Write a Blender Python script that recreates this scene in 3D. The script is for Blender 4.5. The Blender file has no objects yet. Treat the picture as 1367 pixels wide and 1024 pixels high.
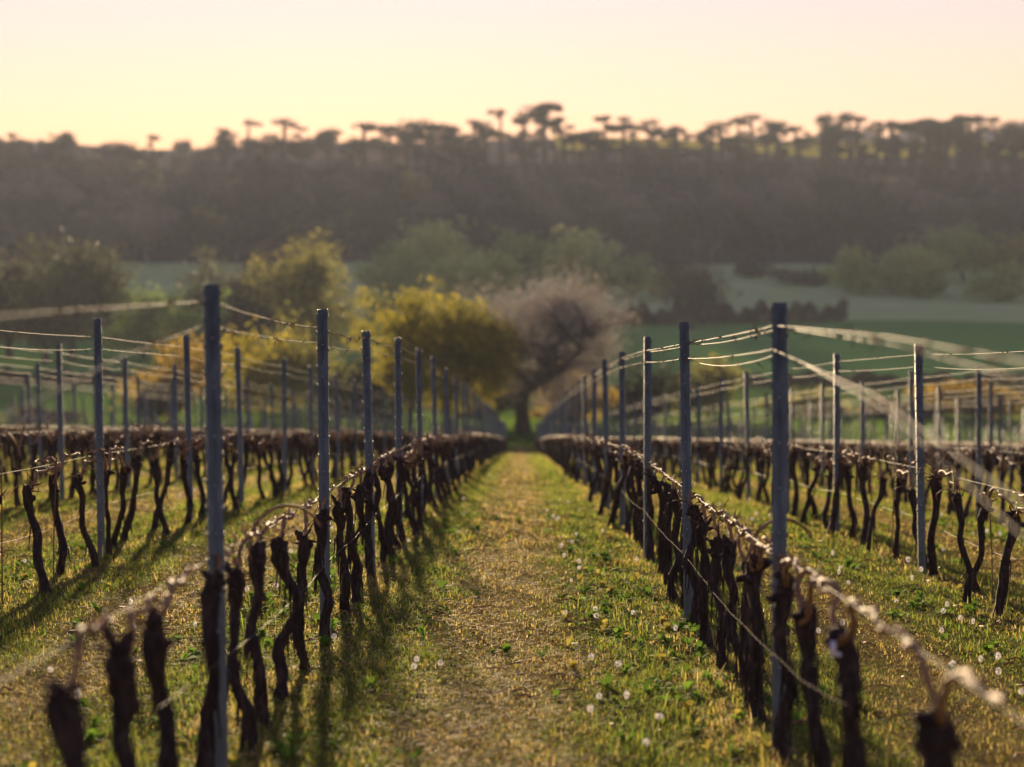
import bpy, math, random
import numpy as np
from mathutils import Vector, Matrix

# ------------------------------------------------------------------ camera, world, sun, exposure
SC = bpy.context.scene
COL = SC.collection
F = 3226.0                       # focal length in photograph pixels (85 mm on a 36 mm sensor)
CAMZ = 1.6
cam = bpy.data.cameras.new('camera')
cam.sensor_width = 36.0
cam.lens = 36.0 * F / 1367.0
cam.clip_start = 0.05
cam.clip_end = 6000.0
cam.dof.use_dof = True
cam.dof.focus_distance = 15.5
cam.dof.aperture_fstop = 1.9
camo = bpy.data.objects.new('camera', cam)
COL.objects.link(camo)
camo.location = (0, 0, CAMZ)
camo.rotation_euler = (math.radians(90 - 3.05), 0, math.radians(0.24))
SC.camera = camo

SUN_EL, SUN_AZ = 6.0, -4.7       # degrees; azimuth from straight ahead, negative is to the left
world = bpy.data.worlds.new('World')
SC.world = world
world.use_nodes = True
wn = world.node_tree.nodes
sky = wn.new('ShaderNodeTexSky')
sky.sky_type = 'NISHITA'
sky.sun_disc = False
sky.sun_elevation = math.radians(SUN_EL)
sky.sun_rotation = math.radians(SUN_AZ)
sky.altitude = 50
sky.air_density = 1.35
sky.dust_density = 0.035
sky.ozone_density = 1.0
tintn = wn.new('ShaderNodeMix'); tintn.data_type = 'RGBA'; tintn.blend_type = 'MULTIPLY'; tintn.inputs['Factor'].default_value = 1.0
tintn.inputs['B'].default_value = (0.97, 0.72, 1.40, 1)      # warm evening cast of the whole sky
world.node_tree.links.new(sky.outputs[0], tintn.inputs['A'])
world.node_tree.links.new(tintn.outputs['Result'], wn['Background'].inputs[0])
wn['Background'].inputs[1].default_value = 0.05

sd = Vector((math.sin(math.radians(SUN_AZ)) * math.cos(math.radians(SUN_EL)),
             math.cos(math.radians(SUN_AZ)) * math.cos(math.radians(SUN_EL)), math.sin(math.radians(SUN_EL))))
sl = bpy.data.lights.new('sun', 'SUN')
sl.energy = 5.0
sl.angle = math.radians(1.2)
sl.color = (1.0, 0.74, 0.44)
so = bpy.data.objects.new('sun', sl)
COL.objects.link(so)
so.location = (-60, 300, 120)
so.rotation_euler = sd.to_track_quat('Z', 'Y').to_euler()

SC.view_settings.view_transform = 'Standard'
SC.view_settings.look = 'None'
SC.view_settings.exposure = 1.78
SC.view_settings.gamma = 1.0
SC.render.engine = 'CYCLES'
SC.cycles.use_denoising = True
SC.cycles.max_bounces = 6
SC.cycles.diffuse_bounces = 3
SC.cycles.transmission_bounces = 4
SC.cycles.volume_bounces = 1
SC.cycles.caustics_reflective = False
SC.cycles.caustics_refractive = False
SC.cycles.sample_clamp_indirect = 6.0

# ------------------------------------------------------------------ materials
def new_mat(name):
    m = bpy.data.materials.new(name)
    m.use_nodes = True
    nt = m.node_tree
    return m, nt, nt.nodes['Principled BSDF']

def ramp(nt, stops):
    r = nt.nodes.new('ShaderNodeValToRGB')
    e = r.color_ramp.elements
    while len(e) < len(stops):
        e.new(0.5)
    for i, (p, c) in enumerate(stops):
        e[i].position = p
        e[i].color = (*c, 1)
    return r

def noise_mat(name, stops, scale=8.0, stretch=(1, 1, 1), rough=0.85, bump=0.0, bscale=None, metallic=0.0, spec=0.3, coords='Object', detail=6.0, bdist=0.01):
    m, nt, b = new_mat(name)
    tc = nt.nodes.new('ShaderNodeTexCoord')
    mp = nt.nodes.new('ShaderNodeMapping')
    mp.inputs['Scale'].default_value = stretch
    nt.links.new(tc.outputs[coords], mp.inputs[0])
    n = nt.nodes.new('ShaderNodeTexNoise')
    n.inputs['Scale'].default_value = scale
    n.inputs['Detail'].default_value = detail
    n.inputs['Roughness'].default_value = 0.65
    nt.links.new(mp.outputs[0], n.inputs['Vector'])
    r = ramp(nt, stops)
    nt.links.new(n.outputs['Fac'], r.inputs[0])
    nt.links.new(r.outputs[0], b.inputs['Base Color'])
    b.inputs['Roughness'].default_value = rough
    b.inputs['Metallic'].default_value = metallic
    b.inputs['Specular IOR Level'].default_value = spec
    if bump:
        n2 = nt.nodes.new('ShaderNodeTexNoise')
        n2.inputs['Scale'].default_value = bscale or scale * 3
        n2.inputs['Detail'].default_value = 5
        nt.links.new(mp.outputs[0], n2.inputs['Vector'])
        bp = nt.nodes.new('ShaderNodeBump')
        bp.inputs['Strength'].default_value = bump
        bp.inputs['Distance'].default_value = bdist
        nt.links.new(n2.outputs['Fac'], bp.inputs['Height'])
        nt.links.new(bp.outputs[0], b.inputs['Normal'])
    return m

def leaf_mat(name, stops, trans=0.45, rough=0.6, vary=0.25):
    """thin foliage: colour from the per-face 'tint' value, shifted a little per object, partly translucent"""
    m, nt, b = new_mat(name)
    at = nt.nodes.new('ShaderNodeAttribute')
    at.attribute_name = 'tint'
    oi = nt.nodes.new('ShaderNodeObjectInfo')
    ma = nt.nodes.new('ShaderNodeMath'); ma.operation = 'MULTIPLY_ADD'
    ma.inputs[1].default_value = vary
    nt.links.new(oi.outputs['Random'], ma.inputs[0])
    nt.links.new(at.outputs['Fac'], ma.inputs[2])
    sb = nt.nodes.new('ShaderNodeMath'); sb.operation = 'SUBTRACT'
    sb.inputs[1].default_value = vary / 2
    nt.links.new(ma.outputs[0], sb.inputs[0])
    r = ramp(nt, stops)
    nt.links.new(sb.outputs[0], r.inputs[0])
    nt.links.new(r.outputs[0], b.inputs['Base Color'])
    b.inputs['Roughness'].default_value = rough
    b.inputs['Specular IOR Level'].default_value = 0.03
    tr = nt.nodes.new('ShaderNodeBsdfTranslucent')
    nt.links.new(r.outputs[0], tr.inputs[0])
    mx = nt.nodes.new('ShaderNodeMixShader')
    mx.inputs[0].default_value = trans
    nt.links.new(b.outputs[0], mx.inputs[1])
    nt.links.new(tr.outputs[0], mx.inputs[2])
    nt.links.new(mx.outputs[0], nt.nodes['Material Output'].inputs['Surface'])
    return m

def colour_leaf_mat(name, trans=0.5, rough=0.65):
    m, nt, b = new_mat(name)
    at = nt.nodes.new('ShaderNodeAttribute')
    at.attribute_name = 'Col'
    nt.links.new(at.outputs['Color'], b.inputs['Base Color'])
    b.inputs['Roughness'].default_value = rough
    b.inputs['Specular IOR Level'].default_value = 0.04
    tr = nt.nodes.new('ShaderNodeBsdfTranslucent')
    nt.links.new(at.outputs['Color'], tr.inputs[0])
    mx = nt.nodes.new('ShaderNodeMixShader')
    mx.inputs[0].default_value = trans
    nt.links.new(b.outputs[0], mx.inputs[1])
    nt.links.new(tr.outputs[0], mx.inputs[2])
    nt.links.new(mx.outputs[0], nt.nodes['Material Output'].inputs['Surface'])
    return m

M = {}
M['bark'] = noise_mat('vine bark', [(0.25, (0.012, 0.008, 0.006)), (0.5, (0.038, 0.025, 0.017)), (0.75, (0.13, 0.085, 0.055))], 14, (3.6, 3.6, 0.5), 0.9, 1.0, 26, bdist=0.02)
M['cane'] = noise_mat('dry cane', [(0.3, (0.14, 0.07, 0.028)), (0.55, (0.30, 0.17, 0.07)), (0.75, (0.46, 0.30, 0.14))], 30, (1, 1, 1), 0.75, 0.5, 60, bdist=0.004)
M['spur'] = noise_mat('old spur wood', [(0.3, (0.03, 0.018, 0.012)), (0.6, (0.075, 0.045, 0.028)), (0.8, (0.16, 0.10, 0.06))], 30, rough=0.85)
M['cutwood'] = noise_mat('fresh cut wood', [(0.3, (0.45, 0.25, 0.12)), (0.7, (0.62, 0.42, 0.24))], 60, rough=0.8)
M['steel'] = noise_mat('galvanised steel', [(0.3, (0.080, 0.100, 0.080)), (0.55, (0.14, 0.168, 0.138)), (0.75, (0.25, 0.285, 0.24))], 22, (1, 1, 0.35), 0.55, 0.15, 90, metallic=0.25, spec=0.35, bdist=0.002)
M['hole_light'] = noise_mat('light through post holes', [(0.3, (0.45, 0.47, 0.5)), (0.7, (0.62, 0.63, 0.65))], 40, rough=0.4, metallic=0.4)  # pale colour stands in for light showing through the post holes
M['wire'] = noise_mat('weathered wire', [(0.3, (0.07, 0.05, 0.033)), (0.7, (0.16, 0.125, 0.09))], 20, rough=0.7, metallic=0.0)
M['tendril'] = noise_mat('dry tendril', [(0.3, (0.10, 0.055, 0.03)), (0.7, (0.25, 0.15, 0.08))], 40, rough=0.8)
M['tape'] = noise_mat('white plastic', [(0.3, (0.72, 0.72, 0.72)), (0.7, (0.82, 0.82, 0.80))], 50, rough=0.4)
M['rust'] = noise_mat('rusty rod', [(0.3, (0.09, 0.045, 0.025)), (0.7, (0.22, 0.12, 0.06))], 30, rough=0.85)
M['stem'] = noise_mat('flower stem', [(0.3, (0.16, 0.15, 0.05)), (0.7, (0.24, 0.2, 0.08))], 30, rough=0.7)
M['grass'] = colour_leaf_mat('grass blades', 0.6)
M['weed'] = colour_leaf_mat('weed leaves', 0.4, 0.9)
M['trunk'] = noise_mat('tree bark', [(0.3, (0.03, 0.024, 0.020)), (0.7, (0.085, 0.068, 0.055))], 1.6, (2, 2, 0.5), 0.9, 0.6, 5, bdist=0.08)
M['pinebark'] = noise_mat('pine bark', [(0.3, (0.05, 0.034, 0.026)), (0.7, (0.11, 0.075, 0.055))], 1.2, (2, 2, 0.5), 0.9)
M['yellow_leaf'] = leaf_mat('young golden leaves', [(0.0, (0.15, 0.15, 0.018)), (0.5, (0.30, 0.26, 0.025)), (1.0, (0.48, 0.36, 0.035))], 0.62)
M['orange_leaf'] = leaf_mat('orange brown spring leaves', [(0.0, (0.18, 0.13, 0.025)), (0.5, (0.31, 0.21, 0.035)), (1.0, (0.44, 0.31, 0.05))], 0.55)
M['oak_twig'] = leaf_mat('budding oak twigs', [(0.0, (0.13, 0.118, 0.112)), (0.6, (0.26, 0.235, 0.215)), (1.0, (0.38, 0.31, 0.22))], 0.45)
M['olive_leaf'] = leaf_mat('olive green leaves', [(0.0, (0.14, 0.145, 0.04)), (0.5, (0.26, 0.25, 0.06)), (1.0, (0.37, 0.33, 0.08))], 0.4)
M['dull_leaf'] = leaf_mat('dull grey-olive leaves', [(0.0, (0.085, 0.095, 0.045)), (0.5, (0.15, 0.16, 0.07)), (1.0, (0.22, 0.22, 0.095))], 0.2)
M['willow_leaf'] = leaf_mat('pale willow leaves', [(0.0, (0.25, 0.32, 0.08)), (0.5, (0.41, 0.48, 0.13)), (1.0, (0.50, 0.55, 0.17))], 0.4)
M['green_leaf'] = leaf_mat('green leaves', [(0.0, (0.15, 0.22, 0.05)), (0.5, (0.27, 0.36, 0.085)), (1.0, (0.37, 0.45, 0.12))], 0.35)
M['dark_leaf'] = leaf_mat('dark hedge leaves', [(0.0, (0.025, 0.032, 0.018)), (0.5, (0.045, 0.05, 0.027)), (1.0, (0.075, 0.075, 0.038))], 0.3)
M['bare_twig'] = leaf_mat('bare grey brown twigs', [(0.0, (0.018, 0.016, 0.016)), (0.5, (0.065, 0.057, 0.050)), (1.0, (0.27, 0.225, 0.16))], 0.15, vary=1.2)
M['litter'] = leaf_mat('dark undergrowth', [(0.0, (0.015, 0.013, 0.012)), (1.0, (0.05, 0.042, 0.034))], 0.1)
M['needle'] = leaf_mat('dark pine needles', [(0.0, (0.028, 0.030, 0.020)), (0.5, (0.045, 0.042, 0.026)), (1.0, (0.075, 0.062, 0.035))], 0.15)
M['scrub_leaf'] = leaf_mat('brown scrub', [(0.0, (0.05, 0.042, 0.03)), (0.5, (0.085, 0.068, 0.045)), (1.0, (0.13, 0.10, 0.06))], 0.3)
M['fluff'] = leaf_mat('dandelion fluff', [(0.0, (0.80, 0.79, 0.76)), (1.0, (0.88, 0.87, 0.84))], 0.6)

def terrain_mat(name, stops, scale, stripes=None, bump=0.0, far=None):
    return noise_mat(name, stops, scale, rough=0.95, bump=bump, bscale=scale * 2.2, spec=0.0, bdist=0.1)

ROW0, PITCH = -1.18, 2.27

def vineyard_mat():
    m, nt, b = new_mat('mown grass and soil')
    L = nt.links.new
    tc = nt.nodes.new('ShaderNodeTexCoord')
    sx = nt.nodes.new('ShaderNodeSeparateXYZ'); L(tc.outputs['Object'], sx.inputs[0])
    n0 = nt.nodes.new('ShaderNodeTexNoise'); n0.inputs['Scale'].default_value = 1.4; n0.inputs['Detail'].default_value = 4
    L(tc.outputs['Object'], n0.inputs['Vector'])
    a = nt.nodes.new('ShaderNodeMath'); a.operation = 'MULTIPLY_ADD'; a.inputs[1].default_value = 0.5
    L(n0.outputs['Fac'], a.inputs[0]); L(sx.outputs['X'], a.inputs[2])
    u = nt.nodes.new('ShaderNodeMath'); u.operation = 'SUBTRACT'; L(a.outputs[0], u.inputs[0]); u.inputs[1].default_value = ROW0 + 0.25
    d = nt.nodes.new('ShaderNodeMath'); d.operation = 'DIVIDE'; L(u.outputs[0], d.inputs[0]); d.inputs[1].default_value = PITCH
    w = nt.nodes.new('ShaderNodeMath'); w.operation = 'FLOORED_MODULO' if hasattr(bpy.types, 'x') else 'WRAP'
    L(d.outputs[0], w.inputs[0]); w.inputs[1].default_value = 1.0; w.inputs[2].default_value = 0.0
    zone = ramp(nt, [(0.0, (0.35,) * 3), (0.14, (0.25,) * 3), (0.30, (0.6,) * 3), (0.60, (0.75,) * 3), (0.72, (0.2,) * 3), (0.92, (0.2,) * 3)])
    L(w.outputs[0], zone.inputs[0])
    dry = nt.nodes.new('ShaderNodeTexNoise'); dry.inputs['Scale'].default_value = 22; dry.inputs['Detail'].default_value = 8; dry.inputs['Roughness'].default_value = 0.75
    mp = nt.nodes.new('ShaderNodeMapping'); mp.inputs['Scale'].default_value = (1, 0.6, 1); L(tc.outputs['Object'], mp.inputs[0]); L(mp.outputs[0], dry.inputs['Vector'])
    rd = ramp(nt, [(0.25, (0.07, 0.046, 0.018)), (0.5, (0.22, 0.15, 0.055)), (0.72, (0.42, 0.31, 0.12))]); L(dry.outputs['Fac'], rd.inputs[0])
    rg = ramp(nt, [(0.25, (0.03, 0.034, 0.012)), (0.5, (0.08, 0.095, 0.022)), (0.72, (0.19, 0.18, 0.05))]); L(dry.outputs['Fac'], rg.inputs[0])
    mx = nt.nodes.new('ShaderNodeMix'); mx.data_type = 'RGBA'
    L(zone.outputs[0], mx.inputs['Factor']); L(rg.outputs[0], mx.inputs['A']); L(rd.outputs[0], mx.inputs['B'])
    L(mx.outputs['Result'], b.inputs['Base Color'])
    b.inputs['Roughness'].default_value = 0.95; b.inputs['Specular IOR Level'].default_value = 0.0
    bp = nt.nodes.new('ShaderNodeBump'); bp.inputs['Strength'].default_value = 0.8; bp.inputs['Distance'].default_value = 0.03
    L(dry.outputs['Fac'], bp.inputs['Height']); L(bp.outputs[0], b.inputs['Normal'])
    return m
M['vineyard'] = vineyard_mat()
M['headland'] = terrain_mat('headland grass', [(0.3, (0.09, 0.19, 0.035)), (0.7, (0.15, 0.26, 0.055))], 0.25)
M['green_field'] = terrain_mat('spring green field', [(0.3, (0.10, 0.24, 0.05)), (0.7, (0.145, 0.30, 0.07))], 0.05)
M['meadow'] = terrain_mat('pale rough meadow', [(0.25, (0.30, 0.42, 0.13)), (0.5, (0.40, 0.50, 0.18)), (0.75, (0.52, 0.55, 0.25))], 0.035)
M['woodfloor'] = terrain_mat('leaf litter', [(0.3, (0.045, 0.035, 0.03)), (0.7, (0.085, 0.066, 0.055))], 0.08)
M['plateau'] = terrain_mat('dry plateau grass', [(0.3, (0.13, 0.10, 0.07)), (0.7, (0.19, 0.15, 0.10))], 0.05)
M['rape'] = terrain_mat('flowering rapeseed', [(0.3, (0.70, 0.54, 0.03)), (0.7, (0.80, 0.64, 0.05))], 0.1)

# ------------------------------------------------------------------ terrain
PY = np.array([-40, 0, 12, 25, 45, 90, 186, 215, 300, 400, 500, 600, 700, 800, 850, 930, 1000, 1120, 1250, 1400, 1800, 2600], float)
PZ = np.array([0.42, -1.6, -2.206, -2.87, -4.25, -7.62, -14.8, -16.1, -18.1, -18.6, -17.8, -17.0, -13.0, -6.2, -3.2, 17.0, 35.5, 46, 57.5, 60, 60, 60], float) + CAMZ
_T = np.gradient(PZ, PY)
_d = np.diff(PZ) / np.diff(PY)
_T[1:-1] = (_d[:-1] + _d[1:]) / 2
_T[0], _T[-1] = _d[0], _d[-1]

def prof(y):
    y = np.clip(np.asarray(y, float), PY[0], PY[-1])
    i = np.clip(np.searchsorted(PY, y) - 1, 0, len(PY) - 2)
    h = PY[i + 1] - PY[i]
    t = (y - PY[i]) / h
    return ((2*t**3 - 3*t**2 + 1) * PZ[i] + (t**3 - 2*t**2 + t) * h * _T[i]
            + (-2*t**3 + 3*t**2) * PZ[i + 1] + (t**3 - t**2) * h * _T[i + 1])

def sstep(a, b, x):
    t = np.clip((x - a) / (b - a), 0, 1)
    return t * t * (3 - 2 * t)

def G(x, y):
    x = np.asarray(x, float); y = np.asarray(y, float)
    z = prof(y)
    near = 1 - sstep(120, 320, y)
    cross = -0.024 * 5 * np.tanh(x / 5) - 0.012 * (x - 5 * np.tanh(x / 5))
    z = z + near * np.clip(cross, -1.2, 1.2)
    # low mound lines below the vines and small unevenness
    u = ((x - ROW0) / PITCH)
    z = z + (1 - sstep(60, 120, y)) * (0.02 * np.exp(-((u - np.round(u)) * PITCH / 0.28) ** 2)
         + 0.012 * np.sin(x * 5.1 + 1.3 * np.sin(y * 0.7)) * np.sin(y * 1.9 + 0.8) + 0.008 * np.sin(x * 11 + y * 3.3))
    # gentle valley and hill undulation
    far = sstep(260, 500, y)
    z = z + far * (0.8 * np.sin(x * 0.021 + y * 0.012) + 0.5 * np.sin(x * 0.05 - y * 0.02 + 2))
    z = z + sstep(840, 1000, y) * (1.5 * np.sin(x * 0.016 + 1.0) + 0.8 * np.sin(x * 0.043 + y * 0.01))
    z = z + sstep(1300, 1750, y) * (1 - sstep(1900, 2500, y)) * (28 * sstep(90, 300, x) + 6 * np.sin(x * 0.013))
    return z

def g(x, y):
    return float(G(x, y))

def px(x, d):
    """world X of photograph column x at distance d"""
    return (x - 697.0) / F * d

def pz(y, d):
    """world Z of photograph row y at distance d"""
    return (340.0 - y) / F * d + CAMZ

# ------------------------------------------------------------------ mesh helpers
def link(o, parent=None):
    COL.objects.link(o)
    if parent is not None:
        o.parent = parent
    return o

def mesh_np(name, verts, faces, mats, tint=None, col=None, smooth=False, fmat=None):
    """verts (n,3); faces is a list of (k,m) int arrays (one per polygon size)"""
    me = bpy.data.meshes.new(name)
    verts = np.ascontiguousarray(verts, np.float32)
    faces = [np.ascontiguousarray(f, np.int32) for f in faces if len(f)]
    me.vertices.add(len(verts))
    me.vertices.foreach_set('co', verts.ravel())
    nl = sum(f.size for f in faces)
    nf = sum(len(f) for f in faces)
    me.loops.add(nl)
    me.polygons.add(nf)
    me.loops.foreach_set('vertex_index', np.concatenate([f.ravel() for f in faces]))
    starts, s = [], 0
    for f in faces:
        starts.append(np.arange(len(f), dtype=np.int32) * f.shape[1] + s)
        s += f.size
    me.polygons.foreach_set('loop_start', np.concatenate(starts))
    if smooth:
        me.polygons.foreach_set('use_smooth', np.ones(nf, bool))
    for m in mats:
        me.materials.append(M[m])
    if fmat is not None:
        me.polygons.foreach_set('material_index', np.ascontiguousarray(fmat, np.int32))
    if tint is not None:
        a = me.attributes.new('tint', 'FLOAT', 'FACE')
        a.data.foreach_set('value', np.ascontiguousarray(tint, np.float32))
    if col is not None:
        a = me.attributes.new('Col', 'FLOAT_COLOR', 'FACE')
        c = np.ones((len(col), 4), np.float32); c[:, :3] = col
        a.data.foreach_set('color', c.ravel())
    me.update(calc_edges=True)
    return me

class MB:
    """collects tubes, boxes and blobs into one mesh"""
    def __init__(s):
        s.v, s.q, s.t, s.n, s.qm, s.tm = [], [], [], 0, [], []
    def add(s, v, q=None, t=None, mat=0):
        v = np.asarray(v, float)
        if q is not None and len(q):
            s.q.append(np.asarray(q, int) + s.n); s.qm.append(np.full(len(q), mat))
        if t is not None and len(t):
            s.t.append(np.asarray(t, int) + s.n); s.tm.append(np.full(len(t), mat))
        s.v.append(v); s.n += len(v)
    def tube(s, pts, rad, sides=8, mat=0, lump=None, cap=True, rot=0.0):
        pts = np.asarray(pts, float); n = len(pts)
        rad = np.broadcast_to(np.asarray(rad, float), (n,))
        tan = np.gradient(pts, axis=0)
        tan /= np.linalg.norm(tan, axis=1)[:, None] + 1e-12
        ref = np.array([0.0, 0.0, 1.0]) if abs(tan[:, 2]).mean() < 0.7 else np.array([1.0, 0.0, 0.0])
        a = np.cross(tan, ref); a /= np.linalg.norm(a, axis=1)[:, None] + 1e-12
        b = np.cross(tan, a)
        th = np.arange(sides) / sides * 2 * math.pi + rot
        r = rad[:, None] * (np.ones((n, sides)) if lump is None else lump)
        v = pts[:, None, :] + r[..., None] * (np.cos(th)[None, :, None] * a[:, None, :] + np.sin(th)[None, :, None] * b[:, None, :])
        v = v.reshape(-1, 3)
        i = np.arange(n - 1)[:, None] * sides; j = np.arange(sides)[None, :]; k = (j + 1) % sides
        q = np.stack([i + j, i + k, i + sides + k, i + sides + j], -1).reshape(-1, 4)
        t = []
        if cap:
            v = np.vstack([v, pts[0], pts[-1]])
            c0, c1 = n * sides, n * sides + 1
            jj = np.arange(sides); kk = (jj + 1) % sides
            t = np.vstack([np.stack([kk, jj, np.full(sides, c0)], -1),
                           np.stack([(n - 1) * sides + jj, (n - 1) * sides + kk, np.full(sides, c1)], -1)])
        s.add(v, q, t, mat)
    def box(s, c, h, mat=0):
        c = np.asarray(c, float); h = np.asarray(h, float)
        v = np.array([[x, y, z] for x in (-1, 1) for y in (-1, 1) for z in (-1, 1)], float) * h + c
        q = [[0, 1, 3, 2], [4, 6, 7, 5], [0, 4, 5, 1], [2, 3, 7, 6], [0, 2, 6, 4], [1, 5, 7, 3]]
        s.add(v, q, None, mat)
    def mesh(s, name, mats, smooth=True, tint=False, rng=None):
        v = np.vstack(s.v)
        fs, fm = [], []
        if s.q: fs.append(np.vstack(s.q)); fm.append(np.concatenate(s.qm))
        if s.t: fs.append(np.vstack(s.t)); fm.append(np.concatenate(s.tm))
        return mesh_np(name, v, fs, mats, smooth=smooth, fmat=np.concatenate(fm))

def put(name, me, parent=None, loc=None, rot=None, scale=None):
    o = bpy.data.objects.new(name, me)
    link(o, parent)
    if loc is not None: o.location = loc
    if rot is not None: o.rotation_euler = rot
    if scale is not None: o.scale = scale
    return o

def tag(o, label=None, cat=None, group=None, kind=None):
    if label: o['label'] = label
    if cat: o['category'] = cat
    if group: o['group'] = group
    if kind: o['kind'] = kind
    return o

ORD = ['first', 'second', 'third', 'fourth', 'fifth', 'sixth', 'seventh', 'eighth', 'ninth', 'tenth', 'eleventh', 'twelfth', 'thirteenth', 'fourteenth', 'fifteenth', 'sixteenth', 'seventeenth', 'eighteenth', 'nineteenth', 'twentieth']

# ------------------------------------------------------------------ ground sheets
def spaced(stops):
    out = []
    for a, b, st in stops:
        n = max(1, int(round((b - a) / st)))
        out += list(np.linspace(a, b, n, endpoint=False))
    return np.array(out + [stops[-1][1]])
XS = spaced([(-900, -300, 25), (-300, -90, 7), (-90, -20, 2), (-20, -8, 0.6), (-8, 8, 0.16), (8, 20, 0.6), (20, 90, 2), (90, 300, 7), (300, 900, 25)])
def sheet(name, ystops, mat, label):
    ys = spaced(ystops)
    X, Y = np.meshgrid(XS, ys)
    Z = G(X, Y)
    v = np.stack([X, Y, Z], -1).reshape(-1, 3)
    nx = len(XS)
    i = (np.arange(len(ys) - 1)[:, None] * nx + np.arange(nx - 1)[None, :]).ravel()
    q = np.stack([i, i + 1, i + nx + 1, i + nx], -1)
    o = put(name, mesh_np(name, v, [q], [mat], smooth=True))
    return tag(o, label, None, None, 'structure')
sheet('ground', [(-40, 5, 5), (5, 45, 0.22), (45, 90, 0.9), (90, 190, 3)], 'vineyard', 'mown grass alleys and earth of the vineyard slope')
sheet('grass_headland', [(190, 348, 6)], 'headland', 'rough grass below the ends of the vine rows')
sheet('green_field', [(348, 604, 8)], 'green_field', 'smooth green crop field on the valley floor')
sheet('meadow', [(604, 850, 8)], 'meadow', 'pale rough meadow below the wooded hill')
sheet('hillside', [(850, 1010, 6)], 'woodfloor', 'leaf littered steep hillside below the wood')
sheet('plateau', [(1010, 1300, 10), (1300, 2600, 40)], 'plateau', 'dry grassland on top of the hill')

def overlay(name, x0, x1, y0, y1, n, m, mat, label, dz):
    xs = np.linspace(x0, x1, n); ys = np.linspace(y0, y1, m)
    X, Y = np.meshgrid(xs, ys)
    v = np.stack([X, Y, G(X, Y) + dz], -1).reshape(-1, 3)
    i = (np.arange(m - 1)[:, None] * n + np.arange(n - 1)[None, :]).ravel()
    q = np.stack([i, i + 1, i + n + 1, i + n], -1)
    return tag(put(name, mesh_np(name, v, [q], [mat], smooth=True)), label, None, None, 'structure')
overlay('rapeseed_field', px(740, 1200), px(1350, 1200), 1095, 1262, 80, 22, 'rape', 'bright yellow flowering rapeseed field on the hilltop', 1.3)

# ------------------------------------------------------------------ trees
def rand_unit(rng, n):
    v = rng.normal(size=(n, 3))
    return v / (np.linalg.norm(v, axis=1)[:, None] + 1e-9)

def leaf_quads(c, L, W, rng, axis=None, spread=1.0, flat=0.0):
    n = len(c)
    u = rand_unit(rng, n) if axis is None else axis + spread * rand_unit(rng, n)
    if flat:
        u[:, 2] *= (1 - flat)
    u /= np.linalg.norm(u, axis=1)[:, None] + 1e-9
    w = rand_unit(rng, n)
    if flat:
        w[:, 2] *= (1 - flat)
    w = w - (w * u).sum(1)[:, None] * u
    w /= np.linalg.norm(w, axis=1)[:, None] + 1e-9
    L = np.broadcast_to(L, (n,))[:, None]; W = np.broadcast_to(W, (n,))[:, None]
    v = np.stack([c - u * L / 2, c + w * W / 2 + u * L * 0.08, c + u * L / 2, c - w * W / 2 + u * L * 0.08], 1).reshape(-1, 3)
    q = np.arange(4 * n).reshape(-1, 4)
    return v, q

def skeleton(rng, levels, nchild, clear, updraft, spread, r0):
    """unit-height branch skeleton: list of (points, radii, level), tips with outward directions"""
    segs, tips = [], []
    def grow(p, d, length, r, lev):
        n = 5
        pts = [p]
        dd = d.copy()
        for i in range(n):
            dd = dd + rng.normal(size=3) * 0.13 + np.array([0, 0, updraft * 0.06])
            dd /= np.linalg.norm(dd)
            pts.append(pts[-1] + dd * length / n)
        pts = np.array(pts)
        rr = np.linspace(r, r * 0.62, n + 1)
        if lev == 0:
            rr[0] *= 1.5; rr[1] *= 1.1
        segs.append((pts, rr, lev))
        if lev >= levels - 1:
            tips.append((pts[-1], dd)); tips.append((pts[3], dd))
            return
        k = nchild[lev]
        ph = rng.uniform(0, 6.28)
        for i in range(k):
            f = 1.0 if i == 0 and lev > 0 else rng.uniform(clear if lev == 0 else 0.35, 1.0)
            q = f * n; j = min(int(q), n - 1); fr = q - j
            b = pts[j] * (1 - fr) + pts[j + 1] * fr
            az = ph + i * 2.4 + rng.normal() * 0.3
            out = np.array([math.cos(az), math.sin(az), 0])
            nd = dd * (1 - spread * 0.6) + out * spread + np.array([0, 0, updraft * 0.35]) + rng.normal(size=3) * 0.12
            nd /= np.linalg.norm(nd)
            grow(b, nd, length * rng.uniform(0.55, 0.85) * (0.85 if lev else 1.0), r * (0.5 if lev == 0 else 0.55) * (1.15 - 0.3 * f), lev + 1)
    grow(np.zeros(3), np.array([0, 0, 1.0]), 0.42, r0, 0)
    return segs, tips

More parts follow.
